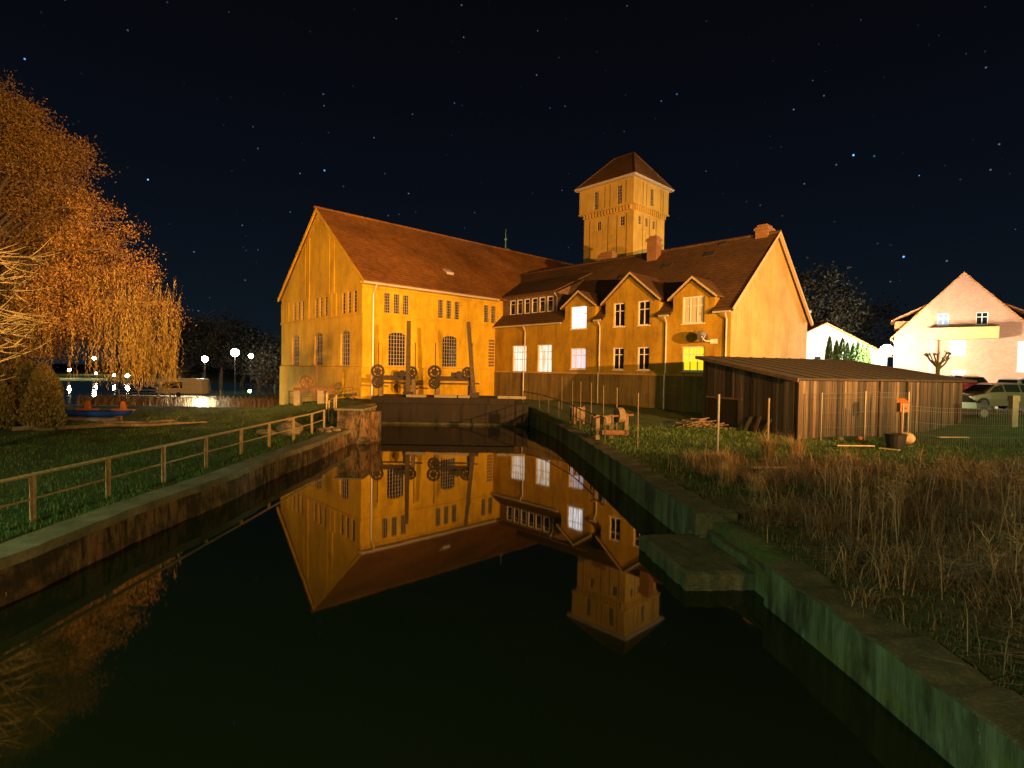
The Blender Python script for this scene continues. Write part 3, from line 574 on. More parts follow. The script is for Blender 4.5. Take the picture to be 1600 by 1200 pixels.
# six-window flat dormer
m = MB(); Pd = lambda s, d, z: W(15.05+d, s, z)
wins = [(1.05+k*.98, 1.05+k*.98+.78, 9.28, 10.72) for k in range(6)]
wall_plane(m, Pd, .1, 7.05, 9.0, 11.0, [(a, b, c, d, .1) for a, b, c, d in wins]); m.poly([W(15.05, 7.05, 9), W(19.3, 7.05, 12.75), W(15.05, 7.05, 11)])
sd = m.build('dormer', 'weathered_wood', wing); sd['label'] = 'long low dormer with six small white windows'
m = MB(); roof_slab(m, W(14.6, -.35, 10.98), W(14.6, 7.35, 10.98), W(19.9, 7.35, 13.3), W(19.9, -4.0, 13.3), .13); m.build('dormer_roof', 'wing_roof_tiles', sd)
for a, b, c, d in wins: window(wing, Pd, a, b, c, d, .09, 1, 1, 'white_paint', 'dark_glass', fw=.1, mw=.03, sill=False, trans=[.72])
gutter(wing, W(14.55, -.2, 10.95), W(14.55, 7.35, 10.95), .07, 'rusty_steel')
downpipe(wing, [W(14.6, 7.2, 10.9), W(15.0, 7.2, 10.5), W(15.0, 7.2, 9.3)], .04)
for a, b in ((.1, 8.85), (12.3, 13.0), (18.2, 19.0), (22.3, 23.5)): gutter(wing, W(e0-.05, a, wroof(e0)), W(e0-.05, b, wroof(e0)), .07, 'zinc')
for v in (4.25, 12.75, 18.7, 23.15): downpipe(wing, [W(e0-.03, v, 8.0), W(UW-.12, v, 7.6), W(UW-.12, v, 4.0), W(UW-.24, v, 3.8), W(UW-.24, v, 1.3)], .055)
def chimney(v0, v1, u0, u1, z0, z1):
    m = MB(); m.box(W, (u0, u1), (v0, v1), (z0, z1)); uvf = lambda p: ((p-O0).dot(UA)+(p-O0).dot(VB), p.z)
    m.box(W, (u0-.09, u1+.09), (v0-.09, v1+.09), (z1-.28, z1-.1)); m.box(W, (u0+.1, u1-.1), (v0+.1, v1-.1), (z1+.002, z1+.16)); m.build('chimney', 'chimney_brick', wr, uv=uvf)
chimney(12.95, 13.9, 20.2, 20.95, 12.6, 15.7); chimney(6.1, 7.7, 22.3, 23.1, 12.5, 15.6); chimney(22.0, 22.9, 20.9, 22.2, 13.4, 15.15)
for v, u, s in ((11.3, 18.3, .6), (15.2, 18.9, .8), (18.5, 19.6, .8), (19.2, 20.8, .5)):
    z = wroof(u)+.14; m = MB(); m.hexa([W(u, v, z), W(u, v+s, z), W(u+.5, v+s, z+.42), W(u+.5, v, z+.42), W(u, v, z+.08), W(u, v+s, z+.08), W(u+.5, v+s, z+.5), W(u+.5, v, z+.5)]); m.build('skylight', 'dish_grey', wr)
m = MB(); m.box(W, (UBk+.2, UBk+1.2), (VE-1.2, VE-.1), (9.3, 9.5)); m.build('rear_gutter_box', 'zinc', wing)
# satellite dish
t = thing('satellite_dish', 'grey satellite dish on a bracket beside the yellow-lit window', 'satellite dish', W(UW-.5, 22.2, 6.3))
m = MB(); c0 = W(UW-.75, 21.75, 6.45); ax = Vector((.2, -1, .25)).normalized(); a_, b_ = cross_frame(ax); i0 = 0
R_ = [(0, 0), (.15, .02), (.3, .07), (.42, .13)]
for r_, h_ in R_:
    for k in range(20): tt = k*math.pi/10; m.v.append(c0+(a_*math.cos(tt)+b_*math.sin(tt))*(r_ or .001)+ax*h_)
for j in range(3):
    for k in range(20): m.f.append((j*20+k, j*20+(k+1) % 20, (j+1)*20+(k+1) % 20, (j+1)*20+k))
m.build('dish', 'dish_grey', t)
m = MB(); m.tube([W(UW-.02, 22.2, 6.15), W(UW-.72, 22.0, 6.15), c0], .035, 6); m.tube([c0-b_*.35, c0+ax*.5], .02, 5); m.box(W, (UW-.05, UW-.003), (22.0, 22.5), (6.0, 6.3)); m.build('bracket', 'white_paint', t)
# ------------------------------------------------------------------ tower
tw = thing('water_tower', 'square ochre tower with dentil cornice and steep hipped roof behind the wing', 'tower', W(31.8, 2.2, 1.4))
u0, u1, v0, v1 = 28.25, 35.3, -1.45, 6.0
Pt = lambda s, d, z: W(u0+d, s, z); Pr = lambda s, d, z: W(s, v1-d, z)
m = MB(); wall_plane(m, Pt, v0, v1, 22.05, 25.0, [(.68, 1.3, 22.35, 24.35, .15), (3.85, 4.5, 22.35, 24.35, .15)]); wall_plane(m, Pr, u0, u1, 22.05, 25.0, [(31.5, 32.15, 22.5, 24.4, .15)])
m.poly([W(u1, v0, 22.05), W(u1, v1, 22.05), W(u1, v1, 25), W(u1, v0, 25)]); m.poly([W(u0, v0, 22.05), W(u1, v0, 22.05), W(u1, v0, 25), W(u0, v0, 25)]); m.poly([W(u0, v0, 22.05), W(u1, v0, 22.05), W(u1, v1, 22.05), W(u0, v1, 22.05)])
m.build('upper_wall', 'tower_plaster', tw)
i = .42; Pt2 = lambda s, d, z: W(u0+i+d, s, z); Pr2 = lambda s, d, z: W(s, v1-i+.2-d, z)
m = MB(); lo = [(.86, 1.4, 20.05, 21.05, .15), (4.0, 4.6, 20.05, 21.05, .15)]; lr = [(29.6, 30.1, 20.15, 21.05, .15), (30.95, 31.45, 20.15, 21.05, .15), (32.4, 32.9, 20.15, 21.05, .15)]
wall_plane(m, Pt2, v0+i, v1-i+.2, 1, 22.05, lo); wall_plane(m, Pr2, u0+i, u1-i, 1, 22.05, lr)
m.poly([W(u1-i, v0+i, 1), W(u1-i, v1-i+.2, 1), W(u1-i, v1-i+.2, 22.05), W(u1-i, v0+i, 22.05)]); m.poly([W(u0+i, v0+i, 1), W(u1-i, v0+i, 1), W(u1-i, v0+i, 22.05), W(u0+i, v0+i, 22.05)])
m.build('shaft_wall', 'tower_plaster', tw)
m = MB()
for s in np.arange(v0+i+.1, v1-i+.1, .42): m.box(Pt2, (s, s+.2), (-.34, -.003), (21.55, 22.04))
for s in np.arange(u0+i+.1, u1-i-.1, .42): m.box(Pr2, (s, s+.2), (-.18, -.003), (21.55, 22.04))
m.build('dentil_course', 'tower_plaster', tw)
m = MB(); m.box(Pt, (v0-.08, v1+.08), (-.08, -.003), (22.06, 22.2)); m.box(Pr, (u0, u1+.08), (-.08, -.003), (22.06, 22.2)); m.box(Pt2, (v0+i, v1-i+.2), (-.06, -.003), (21.35, 21.45)); m.box(Pr2, (u0+i, u1-i), (-.06, -.003), (21.35, 21.45)); m.build('cornice', 'tower_plaster', tw)
m = MB()
for s in (-.2, 2.4, 3.6, 4.85): m.box(Pt2, (s, s+.07), (-.03, -.003), (12, 21.3))
for s in (30.4, 31.7, 33.1): m.box(Pr2, (s, s+.07), (-.03, -.003), (12, 21.3))
for s in (2.2, 2.9, 5.0): m.box(Pt, (s, s+.06), (-.03, -.003), (22.3, 24.7))
for s in (30.0, 30.7, 33.6, 34.1): m.box(Pr, (s, s+.06), (-.03, -.003), (22.3, 24.7))
m.build('wall_ribs', 'plinth_concrete', tw)
for a, b, c, d in ((.68, 1.3, 22.35, 24.35), (3.85, 4.5, 22.35, 24.35)): window(tw, Pt, a, b, c, d, .14, 3, 6, 'muntin_paint', fw=.03, mw=.025, sill=False)
window(tw, Pr, 31.5, 32.15, 22.5, 24.4, .14, 3, 6, 'muntin_paint', fw=.03, mw=.025, sill=False)
for o in lo: window(tw, Pt2, o[0], o[1], o[2], o[3], .14, 2, 3, 'muntin_paint', fw=.04, mw=.03, sill=False)
for o in lr: window(tw, Pr2, o[0], o[1], o[2], o[3], .14, 2, 3, 'muntin_paint', fw=.04, mw=.03, sill=False)
m = MB(); ov = .42; E_ = [W(u0-ov, v0-ov, 25.05), W(u1+ov, v0-ov, 25.05), W(u1+ov, v1+ov, 25.05), W(u0-ov, v1+ov, 25.05)]; r0, r1 = W(31.8, .9, 29.1), W(31.8, 3.5, 29.1)
m.poly([E_[3], E_[0], r0, r1]); m.poly([E_[1], E_[2], r1, r0]); m.poly([E_[0], E_[1], r0]); m.poly([E_[2], E_[3], r1]); m.poly(E_)
tr = m.build('roof', 'tower_roof_tiles', tw)
m = MB(); 
for a, b in ((E_[0], r0), (E_[1], r0), (E_[2], r1), (E_[3], r1), (r0, r1)): m.tube([a, b], .09, 6)
m.build('hip_tiles', 'tower_roof_tiles', tr)
m = MB(); m.box(W, (u0-ov+.03, u1+ov-.03), (v0-ov+.03, v1+ov-.03), (24.88, 25.04)); m.build('eaves_board', 'pale_wood', tw)
gutter(tw, E_[0]+Vector((0, 0, .02)), E_[3]+Vector((0, 0, .02)), .08); gutter(tw, E_[3], E_[2], .08)
# ------------------------------------------------------------------ railings
def railing(label, pts, h=.98, mid=True, r=.032, post=.035, mat='rusty_steel', group=None):
    t = thing('railing', label, 'railing', pts[0], group)
    m = MB(); m.tube([Vector(p)+Vector((0, 0, h)) for p in pts], r, 6); m.build('top_rail', mat, t)
    if mid: m = MB(); m.tube([Vector(p)+Vector((0, 0, h*.5)) for p in pts], r*.6, 6); m.build('mid_rail', mat, t)
    for p in pts: m = MB(); Q = Vector(p); m.box(lambda a, b, c: Q+Vector((a, b, c)), (-post, post), (-post, post), (-.15, h)); m.build('post', mat, t)
simple('amber_rail', (.55, .42, .20), .7, .2, .6, 8)
py = [8.8, 10.86, 12.9, 14.96, 17.05, 19.28, 21.5, 23.9, 26.1, 27.8]
railing('long rusty handrail on the grassy left bank beside the canal', [(-9.7, y, .74+(.05 if y > 27 else 0)+(.2 if y > 30 else 0)) for y in py], .98, True, .04, .04, 'amber_rail')
railing('short steel handrail behind the end of the long one, by the mill gable', [(-10.6, 31.2, 1.0), (-10.9, 33, 1.1), (-11.3, 34.6, 1.2), (-12.4, 36, 1.2), (-13.2, 38.5, 1.2)], 1.05, True, .03, .035, 'amber_rail')
railing('thin dark handrail in front of the mill gable wall', [(-17, 41, 1.1), (-14.5, 41.3, 1.3), (-12.2, 41.2, 1.5)], 1.0, True, .025, .03, 'rusty_steel')
railing('dark pipe handrail on the right bank beside the canal', [(xr(y)+.75, y, gh(xr(y)+.75, y)) for y in (23.6, 26.2, 28.8, 31.4, 34, 36.6)]+[(2.0, 38.8, 1.2), (.9, 41, 1.3)], 1.08, True, .03, .035, 'dark_steel')
for k, (px, y) in enumerate(((4.95, 22), (4.86, 26), (4.6, 28.3), (4.28, 30.5), (3.97, 32.8), (3.72, 35), (3.3, 38))):
    x = px+.25; z = gh(x, y); m = MB(); m.tube([(x, y, z-.2), (x-.02, y, z+2.3)], .02, 6)
    tag(m.build('fence_stake', 'grey_wood', loc=(x, y, z)), ('tall thin stake, nearest and rightmost of the row behind the dark handrail', 'tall thin stake, second from the right of the row behind the dark handrail', 'tall thin stake, third from the right of the row behind the dark handrail', 'tall thin stake, middle one of the row behind the dark handrail', 'tall thin stake, third from the left of the row behind the dark handrail', 'tall thin stake, second from the left of the row behind the dark handrail', 'tall thin stake, leftmost and farthest of the row behind the dark handrail')[k], 'stake', 'stakes on the right bank')
# bank winch with timber drums
t = thing('sluice_winch', 'old sluice winch with two timber drums beside the dark handrail', 'winch', (4.4, 25.2, .9))
m = MB()
for x, y, z, r_, l_ in ((4.3, 24.6, 1.75, .24, .35), (5.1, 25.4, 1.95, .36, .3)): m.disc((x, y, z), (1, .3, 0), r_, l_, 14)
m.build('drum', 'orange_paint' if False else 'grey_wood', t)
for x, y in ((3.95, 24.6), (4.65, 25.0), (5.5, 25.7)): m = MB(); m.box(P, (x-.09, x+.09), (y-.09, y+.09), (.7, 2.0)); m.build('post', 'grey_wood', t)
m = MB(); m.box(P, (4.1, 5.3), (24.2, 24.4), (1.15, 1.35)); m.tube([(3.7, 24.4, 1.9), (5.8, 25.6, 1.95)], .05, 6); m.build('shaft', 'rusty_steel', t)
t = thing('sluice_gate', 'blue-grey sluice post with boxed gear on the right bank', 'sluice', (3.9, 30.6, .9))
m = MB(); m.box(P, (3.55, 3.68), (30.5, 30.62), (.8, 2.0)); m.box(P, (4.05, 4.18), (30.5, 30.62), (.8, 2.0)); m.build('frame', 'weathered_wood', t); m = MB(); m.box(P, (3.7, 4.04), (30.4, 30.7), (1.2, 1.95)); m.build('gear_box', 'grey_wood', t)
# left sluice stand by the gable
t = thing('sluice_winch', 'sluice winch with gear wheel on two white stone posts before the mill gable', 'winch', (-14.6, 38.5, .9))
for x in (-15.3, -13.6): m = MB(); m.box(P, (x-.22, x+.22), (38.2, 38.7), (.6, 2.3)); m.build('stone_post', 'concrete_post', t)
m = MB(); m.box(P, (-15.6, -12.6), (38.35, 38.5), (2.3, 2.5)); m.ring((-14.6, 38.2, 2.9), (0, 1, 0), .45, .06, 20, 6); m.disc((-14.6, 38.2, 2.9), (0, 1, 0), .14, .2, 10)
for k in range(6): a = k*math.pi/3; m.tube([(-14.6, 38.2, 2.9), (-14.6+.45*math.cos(a), 38.2, 2.9+.45*math.sin(a))], .035, 5)
m.build('gear', 'rusty_steel', t); m = MB(); m.tube([(-14.0, 38.4, 1.6), (-14.0, 38.4, 4.6)], .05, 6); m.build('spindle', 'rusty_steel', t)
m = MB(); m.ball((-10.55, 25.6, 1.02), .5, 14, 9, (1.25, .9, .75), .07)
tag(m.build('boulder', 'stone', loc=(-10.5, 25.6, .7)), 'large ochre boulder on the left bank behind the long handrail', 'boulder')
m = MB(); m.ball((-10.62, 25.7, 1.5), .16, 10, 7, (1, 1, .9), .1); tag(m.build('stone', 'stone', loc=(-10.6, 25.7, 1.4)), 'small round stone balanced on top of the ochre boulder', 'stone')
m = MB(); m.ball((-11.6, 25.4, .85), .3, 10, 7, (1.6, 1, .6), .1); tag(m.build('stone', 'stone', loc=(-11.6, 25.4, .7)), 'flat pale stone lying left of the ochre boulder', 'stone')
# ------------------------------------------------------------------ shed
E1 = Vector((.951, .309, 0)); E2 = Vector((-.309, .951, 0)); Q0 = Vector((13.5, 25.4, 0))
def Sh(a, b, c): return Q0+E1*a+E2*b+Vector((0, 0, c))
shed = thing('wooden_shed', 'low weathered plank shed with a sloping felt roof', 'shed', Sh(5.5, 3.4, 1))
LN, DP = 11.2, 6.9; zt = lambda b: 3.78+b*.158
m = MB(); a = 0
while a < LN:
    wd = random.uniform(.11, .2); a2 = min(a+wd, LN); o = random.uniform(0, .025); zb = .75+1.0*sst(6, 11, a)*.25
    m.box(Sh, (a, a2-.012), (-.035-o, -.01-o), (zb+random.uniform(-.03, .06), zt(0)-random.uniform(0, .03))); a = a2
m.build('front_wall', 'wood_planks', shed)
m = MB(); b = 0
while b < DP:
    wd = random.uniform(.13, .24); b2 = min(b+wd, DP); o = random.uniform(0, .03); zb = .7
    if 3.7 < b < 6.3: zb = 2.65
    m.box(Sh, (-.035-o, -.01-o), (b, b2-.012), (zb+random.uniform(-.02, .05), zt((b+b2)/2)-.02)); b = b2
m.build('side_wall', 'wood_planks', shed)
m = MB(); m.box(Sh, (.05, .08), (.02, DP), (.6, 2.6)); m.build('door_recess_lining', 'weathered_wood', shed)
m = MB(); m.box(Sh, (-.14, -.06), (3.55, 6.5), (2.56, 2.68)); m.build('lintel', 'weathered_wood', shed)
m = MB(); m.hexa([Sh(0, 0, .3), Sh(LN, 0, .3), Sh(LN, DP, .3), Sh(0, DP, .3), Sh(0, 0, zt(0)), Sh(LN, 0, zt(0)), Sh(LN, DP, zt(DP)), Sh(0, DP, zt(DP))]); m.build('frame_core', 'dark_steel', shed)
m = MB(); m.hexa([Sh(-.35, -.35, zt(-.35)+.01), Sh(LN+.6, -.35, zt(-.35)+.01), Sh(LN+.6, DP+.3, zt(DP+.3)+.01), Sh(-.35, DP+.3, zt(DP+.3)+.01), Sh(-.35, -.35, zt(-.35)+.1), Sh(LN+.6, -.35, zt(-.35)+.1), Sh(LN+.6, DP+.3, zt(DP+.3)+.1), Sh(-.35, DP+.3, zt(DP+.3)+.1)])
sr = m.build('roof', 'roof_felt', shed)
m = MB()
for a in np.arange(.6, LN+.4, 1.0): m.hexa([Sh(a, -.36, zt(-.36)+.1), Sh(a+.05, -.36, zt(-.36)+.1), Sh(a+.05, DP+.3, zt(DP+.3)+.1), Sh(a, DP+.3, zt(DP+.3)+.1), Sh(a, -.36, zt(-.36)+.13), Sh(a+.05, -.36, zt(-.36)+.13), Sh(a+.05, DP+.3, zt(DP+.3)+.13), Sh(a, DP+.3, zt(DP+.3)+.13)])
m.build('felt_battens', 'roof_felt', sr)
m = MB(); m.box(Sh, (-.37, -.355), (-.36, DP+.3), (0, 0)) if False else m.hexa([Sh(-.39, -.37, zt(-.37)-.08), Sh(-.355, -.37, zt(-.37)-.08), Sh(-.355, DP+.3, zt(DP+.3)-.08), Sh(-.39, DP+.3, zt(DP+.3)-.08), Sh(-.39, -.37, zt(-.37)+.11), Sh(-.355, -.37, zt(-.37)+.11), Sh(-.355, DP+.3, zt(DP+.3)+.11), Sh(-.39, DP+.3, zt(DP+.3)+.11)]); m.build('fascia', 'weathered_wood', sr)
for a in (.0, 5.2, 7.1):
    m = MB(); m.box(Sh, (a-.09, a+.07), (-.16, -.075), (.7, zt(0)-.03)); m.build('corner_post', 'wood_planks', shed)
# mesh fences
def mesh_fence(label, p0, p1, z0, h, n_posts, dx=.1, bars=(.02, .3, .6, .9, 1.0)):
    p0, p1 = Vector(p0), Vector(p1); t = thing('mesh_fence', label, 'fence', (p0.x, p0.y, z0(p0))); L_ = (p1-p0).length; d = (p1-p0)/L_
    m = MB(); k = 0
    while k*dx < L_: p = p0+d*k*dx; z = z0(p); m.tube([p+Vector((0, 0, z)), p+Vector((0, 0, z+h))], .0055, 4, False); k += 1
    for f in bars:
        m.tube([p0+d*L_*q/8+Vector((0, 0, z0(p0+d*L_*q/8)+h*f)) for q in range(9)], .006, 4, False)
    m.build('wire_mesh', 'galvanised', t)
    for q in range(n_posts): p = p0+d*L_*q/(n_posts-1); z = z0(p); m = MB(); m.tube([p+Vector((0, 0, z-.2)), p+Vector((0, 0, z+h+.05))], .035, 8); m.build('post', 'galvanised', t)
mesh_fence('tall wire mesh fence in front of the plank shed', (14.2, 24.6, 0), (18.4, 24.9, 0), lambda p: gh(p.x, p.y)-.05, 2.25, 3)
mesh_fence('low wire mesh fence across the lit grass on the right', (17.2, 23.6, 0), (28, 21.4, 0), lambda p: gh(p.x, p.y)-.05, 1.75, 3, .085)
def pole(x, y, h, label, mat='galvanised', r=.04):
    z = gh(x, y); m = MB(); m.tube([(x, y, z-.2), (x, y, z+h)], r, 8); tag(m.build('pole', mat, loc=(x, y, z)), label, 'pole')
pole(7.9, 20.5, 2.3, 'pale metal pole standing before the dark opening of the shed', 'galvanised', .045); pole(9.86, 20.6, 2.15, 'thin pole rising from the straw tuft before the shed side wall', 'grey_wood', .04)
z = gh(25.2, 26.9); m = MB(); m.box(P, (25.0, 25.3), (26.8, 27.05), (z-.2, z+1.2)); m.box(P, (24.97, 25.33), (26.77, 27.08), (z+1.2, z+1.5)); tag(m.build('gate_post', 'concrete_post', loc=(25.15, 26.9, z)), 'short square concrete post with a cap in front of the bronze car', 'post')
t = thing('letter_box', 'orange box on a post beside the mesh fence', 'box on post', (17.6, 24.2, .9)); z = gh(17.6, 24.2)
m = MB(); m.box(P, (17.58, 17.68), (24.2, 24.3), (z-.1, z+1.45)); m.build('post', 'orange_paint', t); m = MB(); m.box(P, (17.45, 17.82), (24.1, 24.35), (z+1.35, z+1.75)); m.poly([(17.42, 24.06, z+1.75), (17.85, 24.06, z+1.75), (17.85, 24.38, z+1.95), (17.42, 24.38, z+1.95)]); m.build('box', 'orange_paint', t)
m = MB(); m.box(P, (17.55, 17.72), (24.085, 24.097), (z+1.5, z+1.56)); m.build('slot', 'black_plastic', t)
# small garden clutter
def ball_thing(name, lab, cat, x, y, r, mat, sc=(1, 1, 1)):
    z = gh(x, y); m = MB(); m.ball((x, y, z+r*sc[2]*.8), r, 12, 8, sc, .04); tag(m.build(name, mat, loc=(x, y, z)), lab, cat)
ball_thing('pumpkin', 'small pale pumpkin in the grass at the foot of the shed, left one', 'pumpkin', 15.3, 24.9, .14, 'pale_wood', (1, 1, .8)); ball_thing('pumpkin', 'small orange pumpkin in the grass at the foot of the shed', 'pumpkin', 16.1, 24.8, .13, 'orange_paint', (1, 1, .8))
ball_thing('straw_heap', 'small cone of straw at the foot of the orange box post', 'straw heap', 17.45, 23.7, .35, 'pale_wood', (1, 1, .8))
t = thing('bucket', 'dark plastic tub standing in the grass inside the mesh fence', 'tub', (16.2, 22.6, .9)); z = gh(16.2, 22.6); m = MB(); m.tube([(16.2, 22.6, z), (16.2, 22.6, z+.62)], [.3, .4], 16); m.build('body', 'black_plastic', t); m = MB(); m.ring((16.2, 22.6, z+.62), (0, 0, 1), .4, .025, 20, 6); m.build('rim', 'black_plastic', t)
for k, (x, y, l_, a, lb) in enumerate(((8.5, 17.6, 1.2, .1, 'short pale board lying in the grass right of the metal pole'), (14.3, 22.3, 1.6, .05, 'long pale plank lying in the weeds in front of the mesh fence'), (15.6, 22.1, .7, -.9, 'short plank lying crosswise at the end of the long plank'), (20.6, 25.0, 1.5, .1, 'grey plank lying on the lit grass by the shed end'))):
    z = gh(x, y)+.1; d = Vector((math.cos(a), math.sin(a), 0)); s_ = Vector((-d.y, d.x, 0)); q = Vector((x, y, z)); m = MB(); m.box(lambda u_, v_, w_: q+d*u_+s_*v_+Vector((0, 0, w_)), (-l_/2, l_/2), (-.09, .09), (0, .04)); tag(m.build('plank', 'pale_wood', loc=(x, y, z)), lb, 'plank')
for k, (b, h, ln, lb) in enumerate(((3.0, .8, .25, 'short board leaning on the shed side wall right of the opening'), (1.7, .75, .3, 'board leaning on the shed side wall near its front corner'), (2.3, .85, .1, 'dark board leaning between two pale ones on the shed side wall'))):
    q = Sh(-.35, b, gh(*Sh(-.35, b, 0)[:2])); m = MB(); m.box(lambda u_, v_, w_: q+E1*(u_+w_*.28)+E2*(v_-w_*ln)+Vector((0, 0, w_)), (-.02, .02), (-.1, .1), (0, h)); tag(m.build('board', 'grey_wood' if k < 2 else 'weathered_wood', loc=tuple(q)), lb, 'board')
m = MB()
for k in range(70):
    x, y = 10.2+random.gauss(0, .6), 29.2+random.gauss(0, .35); z = gh(x, y)+random.uniform(0, .45)*max(0, 1-abs(x-10.2)/1.3); a = random.uniform(0, 3.14); l_ = random.uniform(.3, 1.1)
    d = Vector((math.cos(a), math.sin(a), random.uniform(-.2, .3))); m.tube([Vector((x, y, z+.05))-d*l_/2, Vector((x, y, z+.05))+d*l_/2], random.uniform(.012, .045), 5)
tag(m.build('brushwood_pile', 'grey_wood', loc=(10.2, 29.2, 1)), 'pile of sticks and brushwood left of the shed opening', 'brushwood pile')
# ------------------------------------------------------------------ plants
def tree_skeleton(base, h, spread, n1, n2, droop=0., r0=.3, seed=1, fork=.3):
    R = random.Random(seed); segs = []; tips = []
    def grow(p, d, L_, r, lev):
        pts = [Vector(p)]; rs = [r]; n = 5
        for k in range(n):
            d = (d+Vector((R.gauss(0, .16), R.gauss(0, .16), R.gauss(0, .1)-droop*lev*.25))).normalized(); pts.append(pts[-1]+d*L_/n); rs.append(r*(1-.75*(k+1)/n))
        segs.append((pts, rs))
        if lev < 3:
            for j in range((n1, n2, 5)[lev]):
                k = R.randint(2 if lev == 0 else 1, n); a = R.uniform(0, 6.28); el = R.uniform(.1, .9) if lev == 0 else R.uniform(-.3, .6)
                nd = (Vector((math.cos(a), math.sin(a), el))*spread+d*.8).normalized(); grow(pts[k], nd, L_*R.uniform(.45, .7), max(rs[k]*.6, .008), lev+1)
        else: tips.append((pts[-1], d))
    grow(base, Vector((0, 0, 1)), h*.55, r0, 0); return segs, tips
def clump_leaves(C, per, rad_, L_, Wd, droop=.6):
    C = np.repeat(np.asarray(C, float), per, 0); n = len(C); off = rng.normal(size=(n, 3))*rad_; off[:, 2] *= .75
    D_ = rng.normal(size=(n, 3)); D_[:, 2] -= droop*1.5; return leaf_quads(C+off, D_, L_*rng.uniform(.6, 1.3, n), Wd*rng.uniform(.7, 1.2, n))
# --- big autumn tree
bx, by = -30.5, 31.5
t = thing('autumn_tree', 'huge brown-leaved tree with weeping twigs overhanging the left bank', 'tree', (bx, by, .7))
prof = [(2.8, 9.0), (5, 9.8), (8, 10.4), (9, 10.2), (10.5, 8.9), (12.7, 7.9), (14.2, 6.3), (17, 4.9), (18.2, 3.3), (20.3, .8)]
def prad(z): return float(np.interp(z, [p[0] for p in prof], [p[1] for p in prof]))
limbs = MB(); limbs.tube([(bx, by, .3), (bx+.2, by, 4), (bx-.1, by+.2, 9), (bx, by, 15), (bx+.2, by, 19)], [.7, .55, .42, .22, .06], 10)
cl = []
for k in range(185):
    z0 = random.uniform(2.2, 15.5); a = random.uniform(0, 6.283); z1 = z0+random.uniform(.8, 4.2); 
    if z1 > 19.6: z1 = 19.5
    rr = prad(z1)*random.uniform(.72, 1.02); c_, s_ = math.cos(a), math.sin(a)*.55
    p0 = Vector((bx, by, z0)); p3 = Vector((bx+rr*c_, by+rr*s_, z1)); mid = p0.lerp(p3, .5)+Vector((0, 0, 1.2)); pts = [p0, p0.lerp(mid, .5)+Vector((0, 0, .2)), mid, mid.lerp(p3, .5)+Vector((0, 0, .35)), p3]
    limbs.tube(pts, [.14, .10, .07, .04, .015], 5)
    for q in range(random.choice((3, 8, 12, 17))):
        f = random.uniform(.35, 1.02)*4; i_ = min(3, int(f)); p = pts[i_].lerp(pts[min(4, i_+1)], f-i_)
        for w_ in range(3):
            o_ = Vector((random.gauss(0, .6), random.gauss(0, .5), random.gauss(-.1, .35))); cl.append(p+o_)
limbs.build('trunk', 'bark', t, smooth=True)
cl = np.array([tuple(c) for c in cl]); print('clumps', len(cl))
V, F = clump_leaves(cl, 46, .33, .15, .06); np_mesh('crown', V, F, 'autumn_leaves', t)
C, D_ = [], []; tw_ = MB()
for k in range(420):
    a = random.uniform(-1.9, 1.3) if k > 170 else random.uniform(-.5, .6); rr = random.uniform(.8, 1.03); zt_ = random.uniform(6.0, 9.6) if k < 260 else random.uniform(4.5, 7.5); R_ = prad(zt_)*rr
    x, y = bx+R_*math.cos(a), by+R_*.55*math.sin(a); zb = random.uniform(2.3, 4.2); ph = random.uniform(0, 6)
    n_ = int((zt_-zb)/.12)
    for q in range(n_):
        z = zt_-q*.12; C.append((x+.12*math.sin(q*.16+ph)+random.gauss(0, .03), y+random.gauss(0, .05), z)); D_.append((random.gauss(0, .25), random.gauss(0, .25), -1))
V, F = leaf_quads(C, D_, .2, .035); np_mesh('weeping_twigs', V, F, 'willow_leaves', t)
# --- bare tree reaching in from the left
def bare_tree(name, lab, base, h, r0, seed, mat, n1=9, n2=7, spread=1.0, aim=None):
    t = thing(name, lab, 'tree', base); sg, tp = tree_skeleton(base, h, spread, n1, n2, 0, r0, seed); m = MB()
    for i_, (pts, rs) in enumerate(sg): m.tube(pts, [max(r, .008) for r in rs], 6 if i_ == 0 else 4, False)
    return m.build('branches', mat, t, smooth=True)
t = thing('bare_tree', 'bare pale-twigged tree reaching in at the left edge of the picture', 'tree', (-17.6, 14.8, .75))
m = MB(); R = random.Random(5)
m.tube([(-17.6, 14.8, .5), (-17.5, 14.8, 4), (-17.3, 14.9, 7)], [.2, .16, .08], 8)
for k in range(34):
    z0 = R.uniform(3.2, 7.0); p = Vector((-17.45, 14.85, z0)); a = R.uniform(-1.0, .9); d = Vector((math.cos(a), math.sin(a), R.uniform(-.05, .8))).normalized(); pts = [p]
    for q in range(8): d = (d+Vector((R.gauss(0, .08), R.gauss(0, .08), R.gauss(-.03, .06)))).normalized(); pts.append(pts[-1]+d*R.uniform(.32, .5))
    m.tube(pts, [.045*(1-q/9) for q in range(9)], 5, False)
    for q in range(16):
        i_ = R.randint(1, 7); p2 = pts[i_]; dd = (d+Vector((R.gauss(0, .45), R.gauss(0, .45), R.gauss(.1, .4)))).normalized(); l_ = R.uniform(.4, 1.1); p3 = p2+dd*l_*.5; p4 = p3+(dd+Vector((0, 0, .2))).normalized()*l_*.5
        m.tube([p2, p3, p4], [.016, .011, .005], 4, False)
m.build('branches', 'pale_twig', t)
